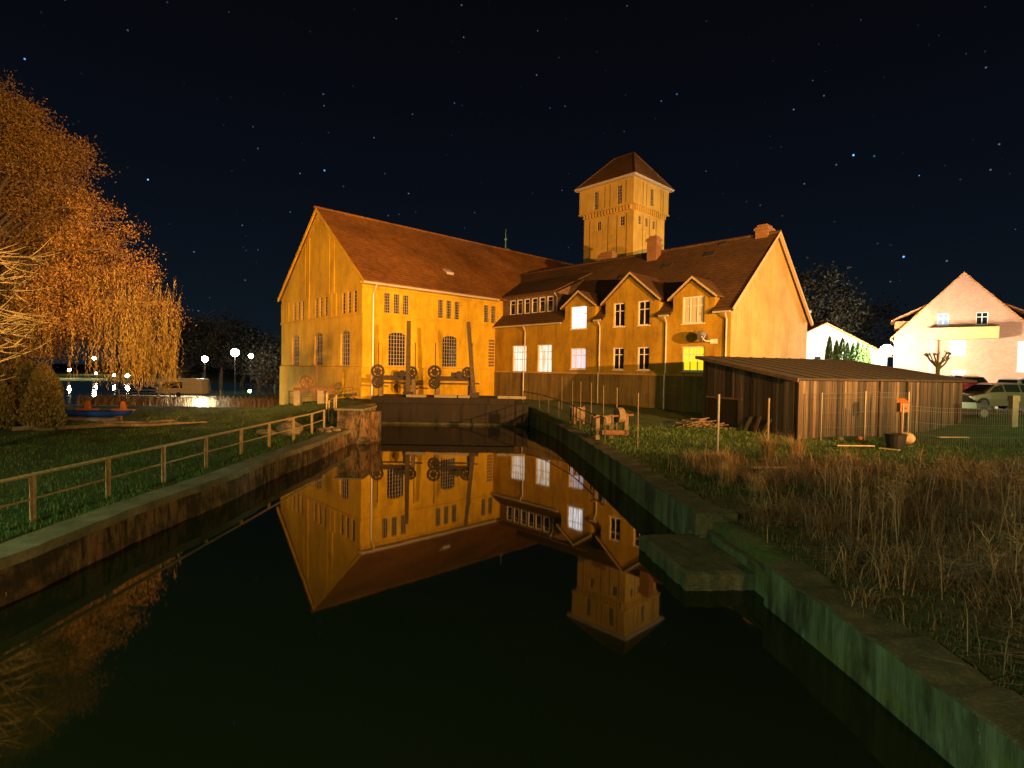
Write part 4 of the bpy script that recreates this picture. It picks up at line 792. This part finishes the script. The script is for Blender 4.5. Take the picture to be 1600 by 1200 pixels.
# --- clipped hedge columns (left), thujas (right)
def conifer(name, lab, cat, x, y, z, h, r, n_, mat, L_=.14, Wd=.06, group=None, tip=1.0, stem='bark'):
    t = thing(name, lab, cat, (x, y, z), group); m = MB(); m.tube([(x, y, z-.1), (x, y, z+h*.8)], [r*.16, .02], 6); m.build('stem', stem, t)
    u_ = rng.uniform(0, 1, n_)**.8; a = rng.uniform(0, 2*math.pi, n_); lump = 1+.13*np.sin(a*3+u_*9)+.08*np.sin(a*7+u_*23)
    R_ = r*np.clip(np.sin(np.clip(1-u_, 0, 1)*math.pi*.5)**.55, 0, 1)*lump*rng.uniform(.78, 1.04, n_); R_ = np.where(u_ < .12, R_*(.75+u_*2), R_)
    C = np.stack([x+R_*np.cos(a), y+R_*np.sin(a), z+u_*h*tip], 1); D_ = np.stack([np.cos(a)*.4, np.sin(a)*.4, np.ones(n_)], 1)+rng.normal(size=(n_, 3))*.35
    V, F = leaf_quads(C, D_, L_*rng.uniform(.6, 1.4, n_), Wd); np_mesh('foliage', V, F, mat, t)
for k, (x, y, h, r, lb) in enumerate(((-27.6, 28.6, 3.6, 1.15, 'bushy yellow-green conifer at the left edge under the autumn tree'), (-25.4, 28.3, 3.4, 1.1, 'yellow-green conifer, second from the left under the autumn tree'), (-23.7, 27.2, 3.3, .85, 'narrow yellow-green conifer left of the blue-covered boat'), (-25.6, 26.4, 2.9, .95, 'rounded low conifer in front of the others at the left'))):
    conifer('conifer', lb, 'shrub', x, y, gh(x, y)-.1, h, r, 9000, 'hedge_leaves', .16, .07, 'conifers under the autumn tree')
for k, px in enumerate((1294, 1305, 1314, 1322, 1331, 1339, 1347, 1354)):
    y = 52+.6*k; x = (px-800)/840*y; top = (527, 533, 529, 536, 537, 533, 538, 541)[k]; hz = 587; zt_ = 4+(hz-top)*y/840; z = gh(x, y)
    pos = ('leftmost and tallest thuja', 'second thuja from the left', 'third thuja from the left, broad', 'fourth thuja from the left', 'fifth thuja from the left, fairly narrow', 'sixth thuja from the left', 'second thuja from the right', 'rightmost small thuja')[k]
    conifer('thuja', pos+' of the row before the white house', 'thuja', x, y, z, zt_-z, .42 if k != 2 else .55, 2200, 'thuja_leaves', .2, .09, 'thujas before the white house')
# --- background trees
def crown_tree(name, lab, x, y, h, r, n_cl, per, mat, seed, group=None, cr_rad=.7, L_=.35, zc=.62):
    R = random.Random(seed); z = gh(x, y); t = thing(name, lab, 'tree', (x, y, z), group); sg, tp = tree_skeleton((x, y, z-.2), h*1.05, .9, 7, 5, 0, .03*h, seed); m = MB()
    for i_, (pts, rs) in enumerate(sg[:260]): m.tube(pts, [max(q, .02) for q in rs], 4, False)
    m.build('trunk', 'bark', t); C = []
    for k in range(n_cl):
        v = Vector((R.gauss(0, 1), R.gauss(0, 1), R.gauss(0, 1))).normalized()*R.uniform(.45, 1)**.6; C.append((x+v.x*r*R.uniform(.8, 1.1), y+v.y*r, z+h*zc+v.z*h*(1-zc)*R.uniform(.8, 1.05)))
    V, F = clump_leaves(C, per, cr_rad, L_, L_*.5, .2); np_mesh('crown', V, F, mat, t)
for k, (px, y, top, r) in enumerate(((285, 150, 495, 9), (318, 160, 500, 8), (345, 150, 488, 10), (375, 155, 505, 8), (405, 140, 520, 8), (428, 130, 540, 6), (250, 140, 500, 10))):
    x = (px-800)/840*y; h = 4+(571-top)*y/840-gh(x, y); crown_tree('woodland_tree', ('dark tree of the far shore, left of the tallest one', 'dark tree of the far shore just left of the tallest one', 'tallest dark tree of the far shore above the two brightest lamps', 'dark tree of the far shore just right of the tallest one', 'dark tree of the far shore nearing the mill gable', 'lowest dark tree of the far shore touching the mill gable', 'dark tree of the far shore beside the weeping twigs')[k], x, y, h, r, 170, 24, 'dark_foliage', 40+k, 'dark trees on the far shore', 1.1, .7)
crown_tree('dark_tree', 'large dark tree rising right of the bright wing gable', 39.5, 70, 15.5, 5.0, 150, 30, 'dark_foliage', 71, None, .9, .5)
crown_tree('dark_tree', 'dark tree mass behind the street lamp between the two houses', 58, 92, 14, 9, 150, 26, 'dark_foliage', 72, None, 1.1, .6)
for k, (px, y, top, lb) in enumerate(((268, 60, 540, 'small bare bush at the right edge of the weeping twigs'), (437, 70, 528, 'bare pale tree peeping out left of the mill gable'))):
    x = (px-800)/840*y; bare_tree('bare_bush', lb, (x, y, gh(x, y)), (4+(571-top)*y/840-gh(x, y)), .1, 80+k, 'pale_twig', 9, 6, 1.1)
# pollard by brick house
t = thing('pollard_tree', 'small pollarded tree with knobbly branches in front of the brick house', 'tree', (31.2, 39.5, 2)); m = MB(); R = random.Random(3); b0 = Vector((31.2, 39.5, gh(31.2, 39.5)))
m.tube([b0, b0+Vector((.05, 0, 2.6))], [.16, .12], 7)
for k in range(9):
    a = k*.7; d = Vector((math.cos(a), math.sin(a)*.6, .9)).normalized(); p = b0+Vector((.05, 0, 2.2+.04*k)); q = p+d*R.uniform(.5, .9); s_ = q+Vector((d.x*.4, d.y*.4, .45)); m.tube([p, q, s_], [.07, .06, .05], 5); m.ball(s_, .1, 6, 5)
    for j in range(5): e_ = Vector((R.gauss(0, 1), R.gauss(0, 1), R.uniform(.1, 1))).normalized()*R.uniform(.2, .5); m.tube([s_, s_+e_], [.02, .008], 4, False)
m.build('branches', 'pale_twig', t)
# --- grass, weeds
def pts_region(n_, fx):
    out = []
    while len(out) < n_:
        p = fx()
        if p is not None: out.append((p[0], p[1], gh(p[0], p[1])-.02))
    return np.array(out)
def lb_():
    y = 6+random.random()**1.3*36; x = -9.05-random.random()**1.3*(13 if y < 26 else 20)
    if y > 34 and x > -13: return None
    return (x, y)
B = pts_region(62000, lb_); V, F = blades(B, rng.uniform(.05, .17, len(B)), .018, 1.0); tag(np_mesh('grass', V, F, 'grass_blades'), 'short green grass on the left bank', 'grass', kind='stuff')
def rb_():
    y = 14+random.random()*16; x = xr(y)+.5+random.random()*20
    return (x, y) if x < 28 and not (x > 13 and y > 25) or x > 24 else None
B = pts_region(24000, rb_); V, F = blades(B, rng.uniform(.06, .2, len(B)), .02, .9); tag(np_mesh('grass', V, F, 'grass_blades'), 'rough grass on the right bank around the shed', 'grass', kind='stuff')
def nb_():
    y = 3.5+random.random()*15; x = xr(y)+.55+random.random()**1.1*15; edge = x-xr(y)
    if edge < 1.5+.5*math.sin(y*2.1) and random.random() < .9: return None
    if y > 12 and edge < 3.0 and random.random() < .7: return None
    return (x, y)
CC = pts_region(470, nb_); n_ = 90; ci = np.repeat(np.arange(len(CC)), n_); a = rng.uniform(0, 6.283, len(ci)); sz = np.repeat(rng.uniform(.5, 1.5, len(CC)), n_); r_ = np.abs(rng.normal(size=len(ci)))*.20*sz
B = CC[ci]+np.stack([r_*np.cos(a), r_*np.sin(a), 0*a], 1); Hh = rng.uniform(.2, .62, len(ci))*np.repeat(rng.uniform(.5, 1.6, len(CC)), n_)
V1, F1 = blades(B, Hh, .010, 2.0)
B = pts_region(7000, nb_); V2, F2 = blades(B, rng.uniform(.1, .5, len(B)), .012, 2.2); V3, F3 = blades(pts_region(1500, nb_), rng.uniform(.6, 1.15, 1500), .009, .7)
tag(np_mesh('dry_weeds', np.concatenate([V1, V2, V3]), np.concatenate([F1, F2+len(V1), F3+len(V1)+len(V2)]), 'dry_stalks'), 'tangle of dry brown weeds along the right bank', 'dry weeds', kind='stuff')
def nb2(): 
    y = 3.5+random.random()*17; x = xr(y)+.6+random.random()**1.5*8; return (x, y)
B = pts_region(26000, nb2); V, F = blades(B, rng.uniform(.05, .20, len(B)), .012, 1.4); tag(np_mesh('grass', V, F, 'dull_grass'), 'low dull grass under the dry weeds near the canal edge', 'grass', kind='stuff')
def rd_():
    return (-46+random.random()*25, 56.5+random.random()*5)
B = pts_region(15000, rd_); V, F = blades(B, rng.uniform(.7, 1.7, len(B)), .035, .8); tag(np_mesh('reeds', V, F, 'dry_stalks'), 'belt of dry brown reeds on the shore of the harbour basin', 'reeds', kind='stuff')
def tall_weed(x, y, h, lb, seed):
    z = gh(x, y); t = thing('dead_weed', lb, 'dead weed', (x, y, z), 'tall dead weeds on the right bank'); m = MB(); R = random.Random(seed); hd = MB()
    for s in range(R.randint(3, 5)):
        b = Vector((x+R.gauss(0, .12), y+R.gauss(0, .12), z)); top = b+Vector((R.gauss(0, .12), R.gauss(0, .12), h*R.uniform(.75, 1))); md = b.lerp(top, .5)+Vector((R.gauss(0, .03), 0, 0)); m.tube([b, md, top], [.011, .009, .005], 4, False)
        for j in range(9):
            f = R.uniform(.45, 1); p = b.lerp(top, f); a = R.uniform(0, 6.28); l_ = R.uniform(.12, .32)*(1.2-f*.5); q = p+Vector((math.cos(a)*l_*.6, math.sin(a)*l_*.6, l_)); m.tube([p, q], [.005, .0025], 3, False)
            for i_ in range(6): e_ = Vector((R.gauss(0, 1), R.gauss(0, 1), R.uniform(0, 1.2))).normalized()*R.uniform(.04, .1); hd.tube([q, q+e_], [.003, .005], 3, False)
    off = len(m.v); m.v += hd.v; m.f += [tuple(i_+off for i_ in f_) for f_ in hd.f]; m.build('stems', 'dry_stalks', t)
TW = ((6.6, 10.4, 1.5, 'tall pale dead weed standing alone nearest the landing slab'), (6.9, 9.7, 1.45, 'tall dead weed of the pair beside the canal, nearer one'), (7.7, 10.6, 1.5, 'bushy tall dead weed in the middle of the weed bed'), (8.9, 11.6, 1.4, 'tall dead weed behind the middle of the weed bed'), (9.4, 9.9, 1.5, 'tall dead weed with wide seed heads near the right edge'), (7.4, 7.6, 1.1, 'dead weed close to the camera at the lower right'), (10.6, 12.6, 1.3, 'tall dead weed far back at the right edge'), (6.1, 12.7, .9, 'small dead weed at the bend of the canal wall'), (11.9, 13.2, 1.2, 'dead weed in front of the low mesh fence'), (8.2, 13.6, 1.1, 'dead weed in front of the long pale plank'))
for k, (x, y, h, lb) in enumerate(TW): tall_weed(x, y, h, lb, 90+k)
def tuft(x, y, h, lb, n_=260, lean=1.0):
    z = gh(x, y); a = rng.uniform(0, 6.28, n_); r_ = rng.uniform(0, .22, n_); B = np.stack([x+r_*np.cos(a), y+r_*np.sin(a), np.full(n_, z-.02)], 1); V, F = blades(B, rng.uniform(.6, 1, n_)*h, .012, lean); tag(np_mesh('straw_tuft', V, F, 'straw_tuft', loc=(x, y, z)), lb, 'grass tuft', 'straw-coloured grass tufts')
for x, y, h, lb in ((6.15, 15.2, .95, 'large straw tuft beside the canal wall step'), (6.9, 17.3, .95, 'straw tuft just left of the pale metal pole'), (9.3, 19.4, 1.3, 'straw tuft leaning before the shed side wall'), (9.9, 18.6, 1.4, 'tall straw tuft around the thin pole'), (6.6, 14.4, .6, 'small straw tuft in front of the large one'), (11.6, 18.2, .7, 'low straw tuft in front of the shed corner')): tuft(x, y, h, lb)
for x, y, h, lb in ((12.4, 15.0, .6, 'rounded dry shrub in the middle of the right bank'),):
    tuft(x, y, h, lb, 500, 1.4)
# ------------------------------------------------------------------ houses on the right
ph = rad(-35); T1 = Vector((math.cos(ph), math.sin(ph), 0)); T2 = Vector((-T1.y, T1.x, 0)); HP = Vector((45.8, 55, 0))
def H(s, d, z): return HP+T1*s+T2*d+Vector((0, 0, z))
bh = thing('brick_house', 'red brick gabled house floodlit white, with a balcony and small windows', 'house', H(0, 5, 2))
hw, ze, za = 5.6, 8.3, 14.5
ops = [(-2.0, -1.05, 9.3, 10.55, .12), (1.05, 2.0, 9.3, 10.55, .12), (-.95, .35, 6.2, 7.75, .12), (-.7, .45, 3.5, 4.7, .12), (4.2, 5.3, 4.6, 7.6, .12)]
m = MB(); wall_plane(m, H, -hw, hw, 1.5, ze, ops[2:]+[]) 
def gable_above(m):
    # strips between the rakes above the eave, with the two attic windows left open
    zs = sorted([ze, 9.3, 10.55, za]); hx = lambda z: hw*(za-z)/(za-ze)
    m.poly([H(-hw, 0, ze), H(hw, 0, ze), H(hx(9.3), 0, 9.3), H(-hx(9.3), 0, 9.3)])
    xs = [None, -2.0, -1.05, 1.05, 2.0, None]
    m.poly([H(-hx(9.3), 0, 9.3), H(-2, 0, 9.3), H(-2, 0, 10.55), H(-hx(10.55), 0, 10.55)]); m.poly([H(-1.05, 0, 9.3), H(1.05, 0, 9.3), H(1.05, 0, 10.55), H(-1.05, 0, 10.55)]); m.poly([H(2, 0, 9.3), H(hx(9.3), 0, 9.3), H(hx(10.55), 0, 10.55), H(2, 0, 10.55)])
    m.poly([H(-hx(10.55), 0, 10.55), H(hx(10.55), 0, 10.55), H(0, 0, za)])
gable_above(m); m.poly([H(-hw, 0, 1.5), H(-hw, 12, 1.5), H(-hw, 12, ze), H(-hw, 0, ze)]); m.poly([H(hw, 0, 1.5), H(hw, 12, 1.5), H(hw, 12, ze), H(hw, 0, ze)])
m.build('wall', 'house_brick', bh, uv=lambda p: ((p-HP).dot(T1)+(p-HP).dot(T2), p.z))
for o, gl in zip(ops, ('window_blue_glow', 'dark_glass', 'window_bright_glow', 'window_cool_glow', 'window_bright_glow')): window(bh, H, o[0], o[1], o[2], o[3], .12, 2, 2, 'white_paint', gl, fw=.08, mw=.07, trans=[.62])
m = MB(); th_ = .2; sl = (za-ze)/hw; roof_slab(m, H(-hw-.35, -.25, ze-.35*sl), H(-hw-.35, 12.3, ze-.35*sl), H(0, 12.3, za), H(0, -.25, za), th_); roof_slab(m, H(hw+.35, 12.3, ze-.35*sl), H(hw+.35, -.25, ze-.35*sl), H(0, -.25, za), H(0, 12.3, za), th_); hr = m.build('roof', 'orange_roof_tiles', bh)
for s in (-1, 1):
    dm = MB(); dm.box(H, (min(s*3.6, s*5.6), max(s*3.6, s*5.6)), (1.5, 6.5), (9.2, 10.0)); d_ = dm.build('dormer', 'orange_roof_tiles', bh); dm = MB(); a0 = s*5.95
    roof_slab(dm, H(a0, 1.1, 9.95), H(a0, 6.9, 9.95), H(s*2.2, 6.9, 11.9), H(s*2.2, 1.1, 11.9), .15); dm.build('dormer_roof', 'orange_roof_tiles', d_)
m = MB(); m.box(H, (-2.9, 2.7), (-1.2, -1.12), (7.95, 9.0)); m.box(H, (-2.9, -2.82), (-1.12, -.01), (7.95, 9.0)); m.box(H, (2.62, 2.7), (-1.12, -.01), (7.95, 9.0)); m.box(H, (-2.9, 2.7), (-1.12, -.01), (7.85, 7.945)); bl = m.build('balcony', 'balcony_panel', bh)
m = MB(); m.tube([H(-2.9, -1.16, 9.15), H(2.7, -1.16, 9.15)], .035, 6); m.build('handrail', 'dark_steel', bl); m = MB(); m.box(H, (-2.55, -2.43), (-1.1, -.98), (1.8, 7.84)); m.build('support_post', 'white_paint', bl)
downpipe(bh, [H(-hw-.3, -.1, ze-.3), H(-hw+.05, -.08, ze-.8), H(-hw+.05, -.08, 2)], .06, 'white_paint')
m = MB(); m.box(H, (2.5, 3.1), (6, 6.6), (11, 13.1)); m.build('chimney', 'chimney_brick', hr, uv=lambda p: (p.x+p.y, p.z)); m = MB(); m.tube([H(3.4, 4.5, 11), H(3.4, 4.5, 13.2)], .03, 5); m.tube([H(3.0, 4.5, 12.9), H(3.8, 4.5, 12.9)], .02, 4); m.build('aerial', 'dark_steel', hr)
# white house
wh = thing('white_house', 'white rendered house with low gable behind the thuja row', 'house', (35.5, 61, 2.3))
def WH(s, d, z): return Vector((34.9+s, 60+d-.15*s, z))
m = MB(); wall_plane(m, WH, -7, 6.2, 1.5, 6.2, [(-1.2, -.4, 5.0, 6.1, .1)]); m.poly([WH(-7, 0, 6.2), WH(6.2, 0, 6.2), WH(-.1, 0, 9.65)]); m.poly([WH(6.2, 0, 1.5), WH(6.2, 12, 1.5), WH(6.2, 12, 6.2), WH(6.2, 0, 6.2)]); m.build('wall', 'white_render', wh)
window(wh, WH, -1.2, -.4, 5.0, 6.1, .1, 1, 1, 'white_paint', 'dark_glass', sill=False)
m = MB(); roof_slab(m, WH(-7.4, -.3, 6.0), WH(-7.4, 12, 6.0), WH(-.1, 12, 9.68), WH(-.1, -.3, 9.68), .14); roof_slab(m, WH(6.6, 12, 6.0), WH(6.6, -.3, 6.0), WH(-.1, -.3, 9.68), WH(-.1, 12, 9.68), .14); m.build('roof', 'orange_roof_tiles', wh)
# street lamps
def lamp(lab, x, y, z0, zt_, r, mat, group=None, arm=0):
    t = thing('street_lamp', lab, 'lamp', (x, y, z0), group); m = MB(); m.tube([(x, y, z0), (x, y, zt_-r)], [.05, .03], 8); m.build('pole', 'dark_steel', t); m = MB(); m.ball((x, y, zt_), r, 14, 10); m.build('lamp_globe', mat, t, smooth=True)
    m = MB(); m.tube([(x, y, zt_+r*.98), (x, y, zt_+r*1.15)], [r*.5, r*.15], 10); m.build('lamp_cap', 'galvanised', t)
lamp('blazing white street lamp between the two houses on the right', 36.8, 53, gh(36.8, 53), 6.5, .55, 'lamp_street')
FL = ((320, 561, 100, .55, 'lamp_white', 'brilliant white lamp on the far shore, left one of three'), (367, 551, 108, .8, 'lamp_white', 'largest and brightest white lamp on the far shore'), (392, 556, 104, .45, 'lamp_warm', 'yellowish lamp just right of the brightest far-shore lamp'), (273, 597, 82, .42, 'lamp_white', 'white lamp at the left end of the caravan'), (311, 629, 56, .36, 'lamp_white', 'low white lamp on the near shore below the caravan'), (390, 611, 76, .22, 'lamp_green', 'small yellow-green lamp near the mill gable'),
      (147, 560, 230, 1.0, 'lamp_warm', 'highest warm lamp seen beneath the autumn tree'), (108, 578, 180, .7, 'lamp_warm', 'warm lamp farthest left beneath the autumn tree'), (150, 583, 180, .5, 'lamp_warm', 'small warm lamp below the highest one beneath the autumn tree'), (178, 586, 168, .55, 'lamp_warm', 'warm lamp left of the larger one at the jetty'), (199, 587, 165, .8, 'lamp_warm', 'larger warm lamp at the jetty, rightmost beneath the autumn tree'), (131, 668, 27.5, .09, 'lamp_green', 'tiny greenish garden lamp in front of the blue-covered boat'))
for px, py_, y, r, mt, lb in FL:
    x = (px-800)/840*y; hz = 578+(px-800)*.01593; z = 4-(py_-hz)*y/840; z0 = min(gh(x, y), z-.5) if y < 150 else -1.7
    if y > 150: z0 = -1.6
    lamp(lb, x, y, z0, z, r*(.95 if y < 150 else .65), mt, 'harbour lamps' if y > 50 else None)
m = MB()
# ------------------------------------------------------------------ cars
def car(lab, x, y, z, ang, paint, glass='car_glass', sc=1.0):
    t = thing('parked_car', lab, 'car', (x, y, z), None); ca, sa = math.cos(ang), math.sin(ang)
    def K(a, b, c): return Vector((x+(a*ca-b*sa)*sc, y+(a*sa+b*ca)*sc, z+c*sc))
    st = [(-2.25, .45, .72, .74), (-2.15, .26, .92, .82), (-1.5, .24, 1.0, .88), (0, .22, .98, .9), (1.0, .22, .95, .89), (1.9, .25, .78, .84), (2.2, .32, .66, .74), (2.28, .42, .58, .66)]
    m = MB(); rings = []
    for a, zl, zh, hwid in st:
        rings.append([K(a, -hwid*.93, zl), K(a, -hwid, (zl+zh)/2), K(a, -hwid*.94, zh-.03), K(a, -hwid*.8, zh), K(a, hwid*.8, zh), K(a, hwid*.94, zh-.03), K(a, hwid, (zl+zh)/2), K(a, hwid*.93, zl)])
    for r_ in rings: m.v += r_
    n_ = 8
    for j in range(len(rings)-1):
        for k in range(n_): m.f.append((j*n_+k, j*n_+(k+1) % n_, (j+1)*n_+(k+1) % n_, (j+1)*n_+k))
    m.f.append(tuple(range(n_))); m.f.append(tuple((len(rings)-1)*n_+k for k in range(n_))[::-1]); bd = m.build('body', paint, t, smooth=False)
    gh_ = [(-2.05, .95, .66), (-1.75, 1.36, .60), (-.9, 1.47, .60), (.1, 1.46, .60), (.55, 1.36, .62), (1.25, .93, .70)]
    m = MB(); bot = [(-2.08, .9, .78), (-1.75, .93, .8), (-.9, .95, .82), (.1, .95, .82), (.55, .94, .82), (1.28, .9, .78)]
    for (a, zt2, h2), (a2, zb2, hb2) in zip(gh_, bot): m.v += [K(a2, -hb2, zb2), K(a, -h2, zt2), K(a, h2, zt2), K(a2, hb2, zb2)]
    for j in range(5):
        for k in range(4): m.f.append((j*4+k, j*4+(k+1) % 4, (j+1)*4+(k+1) % 4, (j+1)*4+k))
    m.build('cabin', paint, t)
    def lerp(p, q, f): return p+(q-p)*f
    for s in (-1, 1):
        for a0, a1 in ((-1.7, -.85), (-.75, .1), (.18, .9)):
            def pt(a, top):
                zt2 = np.interp(a, [q[0] for q in gh_], [q[1] for q in gh_]); ht = np.interp(a, [q[0] for q in gh_], [q[2] for q in gh_]); f = .86 if top else .08; return K(a, s*(lerp(.82, ht, f)+.012), lerp(.95, zt2, f))
            if a0 == .18: q = [pt(a0, 0), pt(a1+.1, 0), pt(a1-.25, 1), pt(a0, 1)]
            else: q = [pt(a0, 0), pt(a1, 0), pt(a1, 1), pt(a0+(.1 if a0 < -1 else 0), 1)]
            MB().poly(q).build('side_window', glass, t)
    MB().poly([K(1.22, -.6, .98), K(1.22, .6, .98), K(.62, .53, 1.36), K(.62, -.53, 1.36)]).build('windscreen', glass, t); MB().poly([K(-2.07, -.6, 1.0), K(-2.07, .6, 1.0), K(-1.83, .52, 1.33), K(-1.83, -.52, 1.33)]).build('rear_window', glass, t)
    for a in (-1.4, 1.42):
        for s in (-1, 1):
            m = MB(); m.disc(K(a, s*.8, .33), K(a, 1, 0)-K(a, 0, 0), .33*sc, .2*sc, 20); wl = m.build('wheel', 'rubber', t); m = MB(); m.disc(K(a, s*.9, .33), K(a, 1, 0)-K(a, 0, 0), .21*sc, .03*sc, 12); m.build('rim', 'rim_metal', wl)
    for s in (-1, 1):
        m = MB(); m.box(K, (2.08, 2.24), (s*.68-.14, s*.68+.14) , (.6, .72)); m.build('headlight', 'head_light', t); m = MB(); m.box(K, (-2.2, -2.1), (s*.66-.13, s*.66+.13), (.78, .95)); m.build('tail_light', 'tail_light', t)
    m = MB(); m.box(K, (2.22, 2.33), (-.72, .72), (.3, .46)); m.box(K, (-2.33, -2.2), (-.74, .74), (.32, .5)); m.build('bumper', 'black_plastic', t)
car('bronze estate car parked side-on behind the grass bank', 29.2, 32.6, 2.1, math.pi+.06, 'car_bronze', sc=1.08)
car('small dark car half hidden behind the shed corner', 24.3, 30.0, 1.75, math.pi*.95-3.0, 'car_dark', sc=.95)
car('red car facing away beside the brick house', 34.0, 41.0, 2.55, 1.35, 'car_red', sc=1.08)
car('pale car behind the bronze estate car', 40.5, 43, 2.45, .5, 'car_white', sc=1.05)
# ------------------------------------------------------------------ left yard: boats, logs, jetty, caravan
def boat(lab, x0, x1, y, z, mat, name='boat'):
    m = MB(); n_ = 14; k_ = 7
    for i_ in range(n_+1):
        f = i_/n_; x = x0+(x1-x0)*f; w_ = .36*math.sin(math.pi*min(max(f, .02), .98))**.45; hh = .27*math.sin(math.pi*min(max(f, .03), .97))**.3
        for j in range(k_*2):
            a = 2*math.pi*j/(k_*2); m.v.append(Vector((x, y+w_*math.cos(a), z+hh*math.sin(a)*(1 if math.sin(a) < 0 else .55)+.12*(2*f-1)**4)))
    for i_ in range(n_):
        for j in range(k_*2): m.f.append((i_*k_*2+j, i_*k_*2+(j+1) % (k_*2), (i_+1)*k_*2+(j+1) % (k_*2), (i_+1)*k_*2+j))
    m.f.append(tuple(range(k_*2))); m.f.append(tuple(n_*k_*2+j for j in range(k_*2))[::-1])
    tag(m.build(name, mat, loc=((x0+x1)/2, y, z), smooth=True), lab, 'boat')
boat('slim boat under a bright blue cover on the upper rack', -26.2, -21.9, 31.0, 1.15, 'blue_tarp'); boat('grey upturned canoe lying below the blue-covered boat', -26.0, -22.3, 30.6, .78, 'grey_hull')
t = thing('boat_rack', 'wooden trestle rack carrying the blue-covered boat', 'rack', (-24, 31, .5))
for x in (-24.8, -22.7): m = MB(); m.box(P, (x-.2, x+.2), (30.9, 31.05), (.3, 1.3)); m.hexa([(x-.18, 31.3, 1.2), (x+.18, 31.3, 1.2), (x+.18, 31.5, 1.2), (x-.18, 31.5, 1.2), (x-.09, 31.35, 1.8), (x+.09, 31.35, 1.8), (x+.09, 31.45, 1.8), (x-.09, 31.45, 1.8)]); m.build('trestle', 'orange_paint', t)
for x in (-24.8, -22.7): m = MB(); m.box(P, (x-.7, x+.7), (31.35, 31.42), (1.28, 1.35)); m.build('cross_bar', 'orange_paint', t)
for k, (p0, p1, r_, lb) in enumerate((((-20.8, 24.6, 1.0), (-16.9, 27.9, .98), .1, 'long fallen trunk lying across the left bank behind the railing'), ((-21.5, 26.8, .9), (-17.9, 28.5, 1.05), .07, 'thin fallen branch lying behind the long trunk'), ((-23.4, 25.2, .85), (-21.6, 25.4, .85), .12, 'short pale log at the foot of the conifers'), ((-20.2, 28.2, .8), (-16.4, 28.9, .95), .06, 'thin pole lying on the bank beyond the fallen trunk'))):
    a, b = Vector(p0), Vector(p1); m = MB(); m.tube([a, a.lerp(b, .35)+Vector((.05, .1, .05)), a.lerp(b, .7)-Vector((0, .08, .03)), b], [r_, r_*.95, r_*.8, r_*.6], 8)
    for q in range(5): f = random.uniform(.2, .9); p = a.lerp(b, f); m.tube([p, p+Vector((random.gauss(0, .2), random.gauss(0, .2), random.uniform(.1, .35)))], [r_*.4, r_*.15], 5)
    tag(m.build('log', 'grey_wood', loc=p0), lb, 'log')
t = thing('jetty', 'low timber jetty with railings on the far basin', 'jetty', (-52, 84, -1.4))
m = MB(); m.box(P, (-60, -45), (82, 84), (-1.0, -.85)); m.build('deck', 'grey_wood', t)
for x in range(-60, -44, 3): m = MB(); m.tube([(x, 82, -2.5), (x, 82, .1)], .12, 6); m.build('pile', 'grey_wood', t)
m = MB(); m.tube([(-60, 82, .05), (-45, 82, .05)], .05, 6); m.tube([(-60, 82, -.4), (-45, 82, -.4)], .04, 6); m.build('handrail', 'grey_wood', t)
t = thing('caravan', 'boxy white caravan with side windows on the far shore', 'caravan', (-49, 80, -.6))
def CV(a, b, c): return Vector((-49.3+a, 80+b+a*.1, -.75+c))
m = MB(); pr_ = [(-3, .45), (3, .45), (3.1, 1.2), (2.85, 2.55), (2.5, 2.7), (-2.4, 2.7), (-2.9, 2.4), (-3.1, 1.2)]
m.poly([CV(a, 0, c) for a, c in pr_]); m.poly([CV(a, 2.2, c) for a, c in pr_][::-1])
for (a, c), (a2, c2) in zip(pr_, pr_[1:]+pr_[:1]): m.poly([CV(a, 0, c), CV(a, 2.2, c), CV(a2, 2.2, c2), CV(a2, 0, c2)])
m.build('body', 'caravan_shell', t); m = MB(); m.box(CV, (-2.6, .2), (-.03, -.002), (1.25, 2.2)); m.build('window', 'dark_glass', t); m = MB(); m.box(CV, (.8, 2.6), (-.03, -.002), (.95, 1.1)); m.box(CV, (.8, 2.6), (-.03, -.002), (1.8, 1.95)); m.build('trim', 'muntin_paint', t); m = MB(); m.disc(CV(-.3, 0, .33), (0, 1, 0), .33, .25, 14); m.build('wheel', 'rubber', t)
z = gh(-43.5, 80); m = MB(); m.tube([(-43.4, 80, z), (-43.4, 80, z+3.1)], .1, 6); tag(m.build('mooring_post', 'caravan_shell', loc=(-43.4, 80, z)), 'thin white mast right of the caravan', 'mast')
print('objects', len(bpy.data.objects))
